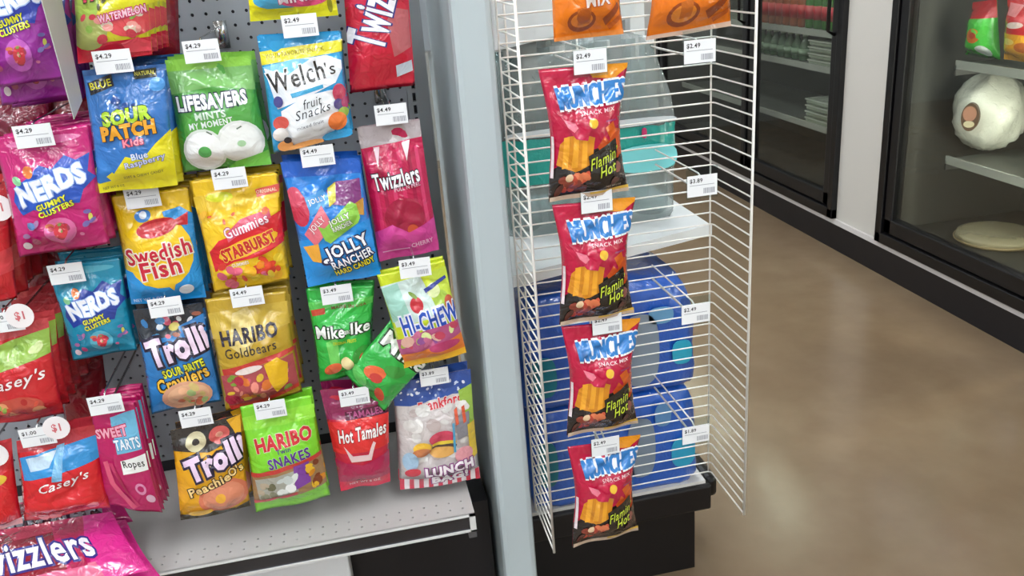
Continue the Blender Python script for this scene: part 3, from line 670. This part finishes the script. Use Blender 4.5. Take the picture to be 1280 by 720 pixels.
candy([(490, 480), (588, 461), (600, 596), (500, 611)], 1.535, '#cfc6c4', a, 'clear picnic candy bag with a starry blue header and striped foot', (543, 471), '$3.89', 1, short='clear picnic candy bag', seed=33, t=.024)

# dark-coloured bags added deep on the pegboard to darken the gaps between front rows
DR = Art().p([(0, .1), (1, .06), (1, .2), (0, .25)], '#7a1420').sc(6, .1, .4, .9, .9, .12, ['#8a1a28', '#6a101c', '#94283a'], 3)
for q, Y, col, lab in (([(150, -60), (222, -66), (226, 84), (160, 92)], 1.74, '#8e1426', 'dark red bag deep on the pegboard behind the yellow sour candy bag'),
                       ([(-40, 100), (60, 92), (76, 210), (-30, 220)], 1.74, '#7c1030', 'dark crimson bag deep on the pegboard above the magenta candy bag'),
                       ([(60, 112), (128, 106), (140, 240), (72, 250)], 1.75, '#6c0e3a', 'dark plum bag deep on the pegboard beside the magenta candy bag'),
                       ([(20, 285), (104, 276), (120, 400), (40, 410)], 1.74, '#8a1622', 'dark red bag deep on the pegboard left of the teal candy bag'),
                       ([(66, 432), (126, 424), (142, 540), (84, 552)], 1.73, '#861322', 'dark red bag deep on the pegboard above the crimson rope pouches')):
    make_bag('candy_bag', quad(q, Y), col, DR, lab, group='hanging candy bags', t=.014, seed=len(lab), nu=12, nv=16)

# pink licorice bags lying on the shelf
a = Art().p([(0, 0), (1, 0), (1, .3), (0, .4)], '#b81a52').p([(.0, .2), (.66, .02), (.66, .85), (.0, .95)], '#8a0f28').p([(.84, 0), (1, 0), (1, 1), (.76, 1)], '#d8308c').p([(.3, .86), (.8, .76), (.8, .97), (.3, 1)], '#d85a84').p([(.40, .02), (.66, 0), (.66, .2), (.46, .26)], '#c02048').p([(.70, .1), (.8, .05), (.76, .8), (.68, .8)], '#a81a4a')
a.t('Twizzlers', .50, .50, .64, .40, '#e6e2ea', 3, .04, '#2f2a80', .10)
lic = make_bag('candy_bag', [at(-90, 676, Z=.595), at(140, 640, Z=.61), at(188, 714, Z=.55), at(-90, 772, Z=.545)], '#c21e64', a, 'front pink licorice bag lying on the shelf with big white lettering', group='licorice bags lying on the shelf', nrm=(0, -.5, .866), t=.02, header=.02, seed=41, crease=1.4)
a = Art().p([(.0, .1), (.9, 0), (.9, .9), (.0, .95)], '#5c0c20').t('Twizzlers', .56, .50, .70, .5, '#8a8694', 0, .04, '#2a2438', .10).p([(.9, 0), (1, 0), (1, 1), (.86, 1)], '#c02a78')
make_bag('candy_bag', [at(-70, 640, Y=1.60), at(150, 612, Y=1.60), at(166, 652, Y=1.56), at(-60, 690, Y=1.56)], '#a01848', a, 'rear dark licorice bag leaning on the shelf under the red gummy bag', group='licorice bags lying on the shelf', nrm=(0, -.85, .53), t=.016, header=.02, seed=42)
k = dup(lic, (.014, .022, -.034), 'lowest pink licorice bag on the shelf, under the front one', rz=-.02)

# clear sign flag at the upper left
p = [at(92, 149, Y=1.42), at(102, 126, Y=1.47), at(68, -40, Y=1.50), at(40, -40, Y=1.42)]
mb = MB(); n = Vector((.0012, 0, 0))
mb.add([q for q in p] + [q + n for q in p], [(0, 1, 2, 3), (7, 6, 5, 4), (0, 4, 5, 1), (1, 5, 6, 2), (2, 6, 7, 3), (3, 7, 4, 0)])
o = mb.build('sign_flag', mat('#b9b3b6', .35)); tag(o, 'narrow pale plastic sign flag beside the purple candy bag', 'sign')

# ================================================================== CHIP RACK
RX0, RX1, RYB, RYF = .303, .729, 1.63, 1.455
RZ0 = .376
rk = empty('wire_rack', ((RX0 + RX1) / 2, RYB, RZ0)); tag(rk, 'white wire display rack with folded side wings holding chip bags', 'rack')
hw = (RX1 - RX0) / 2; c = .008; dp = RYF - RYB
U = [(-hw, dp, 0), (-hw, -c, 0), (-hw + c * .3, -c * .3, 0), (-hw + c, 0, 0), (hw - c, 0, 0), (hw - c * .3, -c * .3, 0), (hw, -c, 0), (hw, dp, 0)]
w0 = MB().tube(U, .0017, 6).build('wire', WIREW, rk, True)
for i in range(1, 55):
    k = w0.copy(); C.objects.link(k); k.parent = rk; k.location = (0, 0, .0254 * i)
hz = .0254 * 54
for x, y in ((-hw, dp), (hw, dp), (-hw - .003, -.02), (hw - .004, .004), (-hw + .016, .004), (-.29 * hw, .004)):
    r = .0028 if y == dp else .002
    MB().tube([(x, y, -.002), (x, y, hz)], r, 8).build('upright_wire', WIREW, rk, True)

a = Art().p([(.52, 0), (1, 0), (1, .035), (.86, .11), (.6, .09)], '#ee9a1c')
a.p([(.0, .78), (.12, .70), (.5, .62), (.98, .56), (1, 1), (0, 1)], '#231d1b').p([(.60, .60), (.7, .52), (.78, .57), (.86, .47), (1, .5), (1, .72), (.7, .7)], '#d2531f').p([(.72, .46), (.85, .42), (.9, .5), (.8, .55)], '#e0641e')
a.p([(.06, .72), (.10, .56), (.20, .50), (.40, .49), (.56, .52), (.52, .72), (.3, .78)], '#d98a1e')
for i, u in enumerate((.17, .29, .41)): a.p([(u - .045, .75), (u - .02, .51), (u + .05, .50), (u + .03, .74)], '#f0a82c')
a.sc(16, .10, .80, .44, .93, .075, ['#b8402c', '#d2583c', '#8a3a2a', '#e07a50', '#5a2c24'], 5).e(.22, .82, .05, .03, '#e8c8a0', 30).sc(5, .80, .72, .95, .92, .09, ['#5a3a34', '#7a4a40', '#3a2a28'], 8).e(.87, .78, .06, .045, '#8a5048')
a.p([(.46, .66), (.88, .55), (.9, .62), (.84, .82), (.5, .86)], '#241f1a')
a.p([(.2, .44), (.3, .4), (.42, .46), (.5, .44), (.46, .54), (.3, .52)], '#c81f4a')
a.p([(.17, .145), (.93, .105), (.96, .24), (.9, .265), (.2, .305)], '#f2f4fa').t('MUNCHIES', .565, .205, .84, .155, '#2a7cc6', 3, .012, '#f2f4fa', .085).t('MUNCHIES', .551, .205, .84, .155, '#2a7cc6', 3, .012).t('MUNCHIES', .579, .205, .84, .155, '#2a7cc6', 3, .012).t('SNACK MIX', .62, .33, .46, .03, '#f0c8d4', 3, .01)
a.p([(.16, .37), (.3, .40), (.34, .44), (.28, .47), (.2, .43)], '#e87a90').e(.54, .41, .065, .036, '#e2b02a').r(.72, .40, .88, .413, '#a03a70').p([(0, .5), (.025, .5), (.03, .82), (0, .82)], '#e8d8dc')
a.t('Flamin’', .69, .69, .46, .085, '#c8dc3a', 16, .012, shear=.5).t('Hot', .72, .78, .26, .08, '#c8dc3a', 16, .012, shear=.5)
a.p([(0, .965), (1, .955), (1, 1), (0, 1)], '#c8b09a').p([(.5, .96), (1, .945), (1, .97), (.5, .98)], '#d8b04a').t('NET WT 3 OZ', .8, .925, .2, .016, '#a89a90')
RB = 1.415
MQ = [(673, 87), (784, 78), (783, 236), (684, 250)]
chip0 = make_bag('chip_bag', quad(MQ, RB), '#c01240', a, 'red snack mix bag on the chip rack, highest of the four', 'chip bag', 'red snack mix bags on the rack', t=.030, header=.04, pinch=.17, seed=51, crease=1.3, flare=.008)
chip0.rotation_euler = (0, 0, 0)
base = (at(673, 87, Y=RB) + at(783, 79, Y=RB)) / 2
for (px, py, lab, ry, rz) in ((742, 251.5, 'red snack mix bag, second of the four down the rack', .02, .05), (751, 403, 'red snack mix bag, third of the four down the rack', .03, .04), (755, 551, 'red snack mix bag on the chip rack, lowest of the four', .035, .10)):
    p = at(px, py, Y=RB - .005)
    dup(chip0, p - base, lab, rz=rz, ry=ry)
a = Art().e(.38, .88, .2, .075, '#9c4410', 0).e(.38, .875, .155, .05, '#e88424').p([(.3, .80), (.5, .78), (.5, .9), (.33, .91)], '#cc6a18').e(.4, .85, .1, .05, '#b8580f').p([(.68, .88), (.92, .78), (.95, .82), (.74, .93)], '#a0440c').p([(.76, .93), (.96, .86), (.96, .9), (.8, .96)], '#c85c14')
a.t('MIX', .60, .745, .34, .085, '#f4e6dc', 4, .03, '#c85a10', .07).t('SNACK', .6, .6, .6, .085, '#f4e6dc', 4, .03, '#c85a10', .07).p([(0, .975), (1, .965), (1, 1), (0, 1)], '#e8883a')
ora = make_bag('chip_bag', quad([(672, -148), (774, -156), (778, 42), (692, 52)], RB), '#ef7d12', a, 'orange snack mix bag on the left hook cut by the top edge', 'chip bag', 'orange snack mix bags on the rack', t=.028, header=.04, pinch=.10, seed=52)
a2 = Art().e(.36, .86, .19, .085, '#9c4410').e(.36, .855, .145, .06, '#ea8a22').p([(.3, .78), (.45, .76), (.45, .88), (.32, .89)], '#cc6a18').p([(.62, .86), (.92, .76), (.95, .80), (.7, .92)], '#a0440c').p([(.74, .92), (.96, .86), (.96, .9), (.78, .95)], '#c85c14').p([(0, .975), (1, .965), (1, 1), (0, 1)], '#e6c4ae').t('MIX', .6, .7, .36, .085, '#f4e6dc', 4, .03, '#c85a10', .07)
make_bag('chip_bag', quad([(818, -158), (905, -166), (917, 33), (811, 51)], RB), '#f07c10', a2, 'orange snack mix bag with flared foot on the right hook', 'chip bag', 'orange snack mix bags on the rack', t=.028, header=.04, pinch=.06, seed=53, flare=-.01)
for px, py, pr, lab in ((738, 77, '$2.49', 'white rack hook with price tag over the highest red snack bag'), (746, 252, '$2.49', 'white rack hook with price tag over the second red snack bag'), (759, 405, '$2.49', 'white rack hook with price tag over the third red snack bag'), (757, 558, '$2.49', 'white rack hook with price tag over the lowest red snack bag'),
                        (875, 64, '$2.49', 'empty white rack hook with price tag under the flared orange bag'), (878, 232, '$3.89', 'empty rack hook with price tag, second down on the right side'), (870, 392, '$2.49', 'empty rack hook with price tag, third down on the right side'), (870, 543, '$1.89', 'lowest empty rack hook with price tag on the right side')):
    hook(px, py, RB - .017, lab, pr, back=RYB, group='rack hooks with price tags', rack=True, tw=.056, th=.038)

# ---- shelving behind the rack
ox, oy = .55, 1.75
un = empty('rear_base', (ox, oy, 0)); tag(un, 'black shelving base behind the bottom of the wire rack', 'base')
MB().box(-.27, .0, 0, .728 + .012 - ox, .42, .224).build('kick_base', mat('#0b090b', .45, 'paint'), un)
MB().box(-.27, -.066, .225, .757 - ox, .43, .296).build('base_deck', mat('#100e10', .4, 'paint'), un, bevel=.006)
MB().box(-.26, -.055, .2965, .745 - ox, .43, .305).build('deck_sheet', mat('#d8d6d2', .4, 'paint'), un)
MB().box(.758 - ox, -.03, .232, .79 - ox, .1, .29).build('end_cap', mat('#100e10', .35, 'paint'), un, bevel=.012)
mz = .905
un = empty('white_shelf', (ox, oy, mz)); tag(un, 'white shelf behind the wire rack carrying the teal water pack', 'shelf')
MB().prism([(.27 - ox, 1.665 - oy), (.811 - ox, 1.826 - oy), (.811 - ox, 2.27 - oy), (.27 - ox, 2.27 - oy)], 0, .012).build('shelf_plate', WHITE, un)
d = Vector((.811 - .27, 1.826 - 1.665)).normalized(); nx, ny = d.y * .006, -d.x * .006
MB().prism([(.27 - ox, 1.665 - oy), (.811 - ox, 1.826 - oy), (.811 - ox + nx, 1.826 - oy + ny), (.27 - ox + nx, 1.665 - oy + ny)], -.012, .014).build('shelf_lip', WHITE, un)
for x, nm in ((.32, 'left'), (.80, 'right')):
    o = MB().box(-.02, -.02, 0, .02, .02, 1.64).build('shelf_post', WHITE); o.location = (x, 2.295, .306); tag(o, nm + ' white rear post of the water shelving behind the rack', 'post')


def shell(x0, y0, z0, x1, y1, z1, rad, dome, seed, n=14):
    """closed wrap around a pack: rounded box with a domed, crinkled top"""
    rg = np.random.RandomState(seed); v = []; f = []
    rings = [(0, .97), (.03, 1), (.15, 1), (.28, 1), (.36, 1), (.44, 1), (.52, 1), (.57, 1), (.66, .98), (.75, .95), (.84, .91), (.92, .86), (.97, .8), (1, .62)]
    m = 4 * n; cx, cy = (x0 + x1) / 2, (y0 + y1) / 2; hx, hy = (x1 - x0) / 2, (y1 - y0) / 2
    for t, s in rings:
        s2 = 1 - (1 - s) * dome
        for k in range(m):
            q = 2 * math.pi * k / m; cq, sq = math.cos(q), math.sin(q); e = .26
            X = math.copysign(abs(cq) ** e, cq) * hx * s2; Y = math.copysign(abs(sq) ** e, sq) * hy * s2
            j = .003 * math.sin(q * 9 + t * 8 + seed) + rg.uniform(-.0016, .0016)
            v.append((cx + X * (1 + j / hx), cy + Y * (1 + j / hy), z0 + (z1 - z0) * t + rg.uniform(-.002, .002)))
    for i in range(len(rings) - 1):
        for k in range(m): f.append((i * m + k, i * m + (k + 1) % m, (i + 1) * m + (k + 1) % m, (i + 1) * m + k))
    f += [tuple(range(m))[::-1], tuple(range((len(rings) - 1) * m, len(rings) * m))]
    return v, f, m


def water_pack(name, label, box, film, band, bottle_col, seed, dome=1.0, bands=(2, 5), motif=None, nb=(4, 2), group=None):
    x0, y0, z0, x1, y1, z1 = box; cx, cy = (x0 + x1) / 2, (y0 + y1) / 2
    e = empty(name, (cx, cy, z0)); tag(e, label, 'water pack', group)
    v, f, m = shell(x0 - cx, y0 - cy, 0, x1 - cx, y1 - cy, z1 - z0, .03, dome, seed)
    obj('film_wrap', v, f, film, e, True)
    if band:
        bf = [q for q in f[:-2] if bands[0] <= q[0] // m < bands[1]]
        vv = [(p[0] * 1.006, p[1] * 1.006, p[2]) for p in v]
        used = sorted({i for q in bf for i in q}); mp = {i: k for k, i in enumerate(used)}
        obj('printed_band', [vv[i] for i in used], [[mp[i] for i in q] for q in bf], band, e, True)
    for mo in motif or []:
        (mx, mz_, rx, rz, col) = mo; n = 20
        MB().prism([(mx + rx * math.copysign(abs(math.cos(2 * math.pi * i / n)) ** .7, math.cos(2 * math.pi * i / n)), mz_ + rz * math.copysign(abs(math.sin(2 * math.pi * i / n)) ** .7, math.sin(2 * math.pi * i / n))) for i in range(n)], y0 - cy - .006, y0 - cy - .003, 'y').build('printed_motif', mat(col, .35), e)
    w = (x1 - x0) / nb[0] ; dd = (y1 - y0) / nb[1]; hh = (z1 - z0) * .93; b0 = None
    for i in range(nb[0]):
        for j in range(nb[1]):
            lx, ly = -(x1 - x0) / 2 + w * (i + .5), -(y1 - y0) / 2 + dd * (j + .5); r = min(w, dd) * .42
            if b0 is None:
                b0 = MB().lathe([(r * .8, .005), (r, .015), (r, hh * .3), (r * .93, hh * .34), (r, hh * .38), (r, hh * .66), (r * .75, hh * .8), (.017, hh * .9), (.017, hh)], sides=16).build('bottle', bottle_col, e, True)
                b0.location = (lx, ly, 0)
                cap0 = MB().lathe([(.018, hh), (.018, hh + .014)], sides=12).build('cap', WHITE, b0)
            else:
                k = b0.copy(); C.objects.link(k); k.parent = e; k.location = (lx, ly, 0)
                q = cap0.copy(); C.objects.link(q); q.parent = k
    return e


WRAPC = mat('#aab4b4', .18, 'wrap'); BOT = mat('#cfe0e0', .05, 'clear'); TEAL = mat('#12a095', .3, 'film'); BLUE = mat('#1a4aa8', .3, 'film')
s0 = mz + .0165
water_pack('water_pack', 'clear wrapped water pack with a teal band behind the rack', (.34, 1.90, s0, .765, 2.16, s0 + .44), WRAPC, TEAL, BOT, 2, 1.5, (3, 6), [(.13, .155, .075, .032, '#7fd8dc'), (.125, .215, .006, .012, '#c0306a'), (.0, .242, .205, .009, '#cfd8dc')])
z = .3055
water_pack('water_pack', 'blue printed water pack on the base deck behind the rack', (.31, 1.70, z + .003, .735, 1.98, z + .255), mat('#2360c4', .28, 'film'), None, BOT, 5, .5, (0, 0), [(.165, .09, .03, .04, '#2fa0c8'), (.06, .12, .035, .08, '#7f8fa0'), (.115, .2, .02, .03, '#5f8fc0'), (.02, .05, .02, .04, '#2a6ab8'), (-.17, .12, .025, .06, '#1c7a8a')])
water_pack('water_pack', 'blue printed water pack stacked on top of another below the white shelf', (.305, 1.71, z + .264, .735, 1.99, z + .53), mat('#205abc', .28, 'film'), None, BOT, 6, .7, (0, 0), [(.17, .09, .024, .03, '#2fa8c8'), (.07, .11, .045, .09, '#8694a2'), (.12, .19, .03, .02, '#6aa0c8'), (-.16, .08, .03, .05, '#1d7f90')])
# white carton above the teal pack
cx = empty('white_carton', (.345, 1.775, s0 + .446)); tag(cx, 'white carton lying askew on top of the teal water pack', 'carton')
MB().box(-.04, 0, 0, .62, .22, .24).build('box_body', mat('#dce4ea', .45), cx, bevel=.004)
MB().box(-.04, -.0015, .11, .62, -.0005, .13).build('tape', mat('#c8d0d6', .3), cx)
cx.rotation_euler = (0, 0, .80)

# ================================================================== COOLERS
def lamp_rod(e, x, y, z0, z1, s):
    MB().tube([(x, y, z0), (x, y, z1)], .014, 8).build('lamp_tube', mat('#f6f6e6', s, 'emit'), e)


CGLASS = mat('#f0f1ee', .02, 'clear'); INNER = mat('#3c3d39', .5, 'paint')


def cooler(label, yhi, ylo, doors, lampk):
    e = empty('reach_in_cooler', (WX, (yhi + ylo) / 2, CB)); tag(e, label, 'cooler'); cy = (yhi + ylo) / 2
    hy = (yhi - ylo) / 2; H = CT - CB; D = .72
    MB().box(D, -hy, 0, D + .02, hy, H).box(.05, -hy, 0, D, hy, .05).box(.05, -hy, H - .03, D, hy, H).box(.05, -hy, 0, D, -hy + .02, H).box(.05, hy - .02, 0, D, hy, H).build('cabinet', INNER, e)
    fw = .045
    MB().box(-.03, -hy, 0, .05, -hy + fw, H).box(-.03, hy - fw, 0, .05, hy, H).box(-.03, -hy, 0, .05, hy, .05).box(-.03, -hy, H - .06, .05, hy, H).build('outer_frame', DKFRAME, e, bevel=.004)
    n = len(doors)
    for (d1, d0) in doors:
        a, b = d0 - cy, d1 - cy; st = .055
        d = MB().box(-.02, a, .055, .03, a + st, H - .065).box(-.02, b - st, .055, .03, b, H - .065).box(-.02, a, .055, .03, b, .055 + .07).box(-.02, a, H - .13, .03, b, H - .065).build('door', mat('#0e0d0f', .35, 'paint'), e, bevel=.006)
        MB().box(0, a + st, .12, .006, b - st, H - .12).build('glass_pane', CGLASS, d)
        MB().tube([(-.02, a + .03, .9), (-.055, a + .03, .92), (-.055, a + .03, 1.3), (-.02, a + .03, 1.32)], .009, 8).build('handle', DKFRAME, d, True)
        if lampk > 7: lamp_rod(e, .09, a + .02, .12, H - .15, lampk)
        else: MB().tube([(.10, a + .05, H - .07), (.10, b - .05, H - .07)], .012, 8).build('lamp_tube', mat('#eef6e2', lampk * 9, 'emit'), e)
    return e


def cshelf(label, y1, y0, z, x0=2.52, x1=3.05):
    e = empty('cooler_shelf', (x0, (y0 + y1) / 2, z)); tag(e, label, 'shelf'); h = (y1 - y0) / 2
    MB().box(0, -h, -.022, .012, h, .012).build('front_rail', mat('#9a9e98', .25, 'paint'), e)
    MB().box(.012, -h, -.008, x1 - x0, h, -.001).build('shelf_plate', mat('#5c605a', .4, 'paint'), e)
    MB().box(-.004, h * .1 - .03, -.026, -.001, h * .1 + .03, .010).build('label_strip', CARD, e)
    MB().box(.0, -h, -.05, x1 - x0, -h + .008, -.008).box(0, h - .008, -.05, x1 - x0, h, -.008).build('bracket', STEEL, e)


cooler('black framed glass door cooler on the right edge with produce inside', 3.46, .25, [(3.41, 2.42), (2.40, 1.36), (1.34, .30)], 75.0)
cooler('black framed glass door cooler farther down the wall, stocked with bottles', 6.3, 3.83, [(4.80, 3.88), (6.25, 4.84)], 6.9)
cshelf('upper cooler shelf holding the green and red produce bags', 3.24, .6, .978)
cshelf('lower cooler shelf under the white wrapped bundle', 3.24, .6, .576)
TZ = 1.03
cshelf('upper bottle shelf in the far cooler', 6.2, 3.9, TZ)
cshelf('middle shelf in the far cooler with trays and bottles', 6.2, 3.9, .85)
cshelf('lower tray shelf in the far cooler', 6.2, 3.9, .535)

# produce bags standing on the upper cooler shelf, facing the aisle
def cquad(q, X): return [at(x, y, X=X) for x, y in q]


a = Art().r(0, 0, 1, .3, '#b81e2a').e(.5, .60, .22, .13, '#e0762a', 10).sc(6, .2, .4, .8, .8, .1, ['#3fae3a', '#7ad850', '#4cc040'], 3).e(.72, .86, .16, .1, '#d8e4e0').e(.5, .59, .1, .06, '#c84a2a')
make_bag('produce_bag', cquad([(1216, 3), (1246, -1), (1251, 75), (1206, 68)], 2.60), '#46c23e', a, 'green produce bag with red top on the cooler shelf', 'produce bag', 'produce bags in the cooler', nrm=(-1, 0, 0), t=.05, header=.02, pinch=.02, seed=61, nu=12, nv=16)
a = Art().r(0, 0, 1, .54, '#c81f2a').p([(.1, .1), (.5, .12), (.45, .3), (.15, .28)], '#e88a90').e(.45, .42, .22, .05, '#f0d8d0', 5).r(0, .56, 1, 1, '#eca822').e(.66, .75, .2, .08, '#b8601c').e(.3, .68, .16, .05, '#f6d870')
make_bag('produce_bag', cquad([(1260, -6), (1310, -2), (1314, 82), (1255, 74)], 2.60), '#d82a2a', a, 'red and yellow produce bag on the cooler shelf', 'produce bag', 'produce bags in the cooler', nrm=(-1, 0, 0), t=.05, header=.02, pinch=.02, seed=62, nu=12, nv=16)

# round white wrapped bundle with an oval label
bc = at(1236, 148, X=2.72)
bd = empty('wrapped_bundle', (bc.x, bc.y, .588)); tag(bd, 'round white wrapped bundle with an oval brown label in the cooler', 'bundle')
rg = np.random.RandomState(4); v = []; f = []; nr, ns = 26, 46; R0 = .165
for i in range(nr + 1):
    th = math.pi * i / nr
    for k in range(ns):
        q = 2 * math.pi * k / ns; r = R0 * (1 + .05 * math.sin(5 * q + 3 * th) * math.sin(th) + rg.uniform(-.03, .03))
        v.append((r * math.sin(th) * math.cos(q) * .86, r * math.sin(th) * math.sin(q) * .93, R0 * 1.02 + r * math.cos(th)))
for i in range(nr):
    for k in range(ns): f.append((i * ns + k, (i + 1) * ns + k, (i + 1) * ns + (k + 1) % ns, i * ns + (k + 1) % ns))
obj('wrap', v, f, mat('#f4f7ea', .3, 'film'), bd, True)
ov = MB(); n = 24
ring = [(.030 * math.cos(2 * math.pi * i / n) * 1.15, .058 * math.sin(2 * math.pi * i / n)) for i in range(n)]
ov.prism([(y * 1.0 + .045, z + .17) for y, z in ring], -.166, -.128, 'x'); lb = ov.build('oval_label', mat('#5a4636', .4), bd)
MB().prism([(y * .75 + .047, z * .55 + .185) for y, z in ring], -.1685, -.1662, 'x').build('label_picture', mat('#a87a66', .5), lb)
MB().prism([(y * .6 + .046, z * .25 + .142) for y, z in ring], -.1685, -.1662, 'x').build('label_print', mat('#c8bfa0', .5), lb)
lb.rotation_euler = (0, 0, .72)
# reflection at the cooler's foot, built as a round lidded tray
tp = at(1246, 294, X=2.72)
ty = empty('reflection_tray', (tp.x, tp.y, CB + .051)); tag(ty, 'round reflection low in the cooler, shaped as a lidded tray', 'tray')
MB().lathe([(.15, 0), (.17, .012), (.172, .02)], sides=28).build('tray_base', mat('#8a7a58', .4), ty, True)
MB().lathe([(.168, .021), (.16, .04), (.12, .052)], sides=28).build('lid', mat('#c8c0a0', .2, 'wrap'), ty, True)

# bottles and trays of the far cooler
def bottle(col, lab, capc):
    r = .033; h = .24
    b = MB().lathe([(r * .85, 0), (r, .01), (r, h * .58), (r * .8, h * .72), (.013, h * .88), (.013, h)], sides=12).build('bottle', mat(col, .12, 'paint', 0, .5), None, True)
    MB().lathe([(r * 1.02, h * .2), (r * 1.02, h * .5)], sides=12).build('bottle_label', mat(lab, .4), b, True)
    MB().lathe([(.015, h), (.015, h + .018)], sides=10).build('cap', mat(capc, .4), b)
    return b


kinds = [('red', bottle('#8a4a30', '#a02028', '#d8a070')), ('grn', bottle('#3a6a30', '#a02430', '#4a9838')), ('clr', bottle('#4d6a4e', '#8aa288', '#c8d8c0'))]
first = {k: True for k, _ in kinds}
ORD2 = ['nearest the door frame', 'second from the door frame', 'third from the door frame', 'fourth from the door frame', 'fifth from the door frame', 'sixth from the door frame', 'seventh from the door frame', 'eighth from the door frame', 'ninth from the door frame', 'tenth from the door frame', 'eleventh from the door frame', 'twelfth from the door frame', 'thirteenth from the door frame']


def put(kind, p, lab, grp):
    b = next(o for k, o in kinds if k == kind)
    o = b if first[kind] else dup(b, (0, 0, 0))
    first[kind] = False; o.location = p; tag(o, lab, 'bottle', grp); return o


for i in range(13):
    y = 4.03 + i * .085
    kd = 'grn' if i < 7 else 'red'; put(kd, (2.60, y, TZ + .002), ('green' if i < 7 else 'rust') + ' bottle on the upper far cooler shelf, ' + ORD2[i], 'bottles on the upper far cooler shelf')
    if i > 5:
        o = put('clr', (2.60, y + .05, .852), 'pale water bottle on the middle far cooler shelf, ' + ORD2[i - 6], 'bottles on the middle far cooler shelf'); o.scale = (1, 1, .55)
for s_, (zz, nm) in enumerate(((.852, 'middle'), (.537, 'lower'))):
    for i in range(4):
        z = zz + i * .034
        t = empty('clear_tray', (2.66, 4.28, z)); tag(t, 'clear lidded food tray on the %s far cooler shelf, %s of its stack' % (nm, ['lowest', 'second', 'third', 'topmost'][i]), 'tray', 'clear trays in the far cooler')
        MB().box(-.12, -.17, 0, .12, .17, .018).build('tray', mat('#c8d4c0', .15, 'wrap'), t, bevel=.008)
        MB().box(-.125, -.175, .0185, .125, .175, .028).build('lid', mat('#e4ecde', .12, 'wrap'), t, bevel=.006)
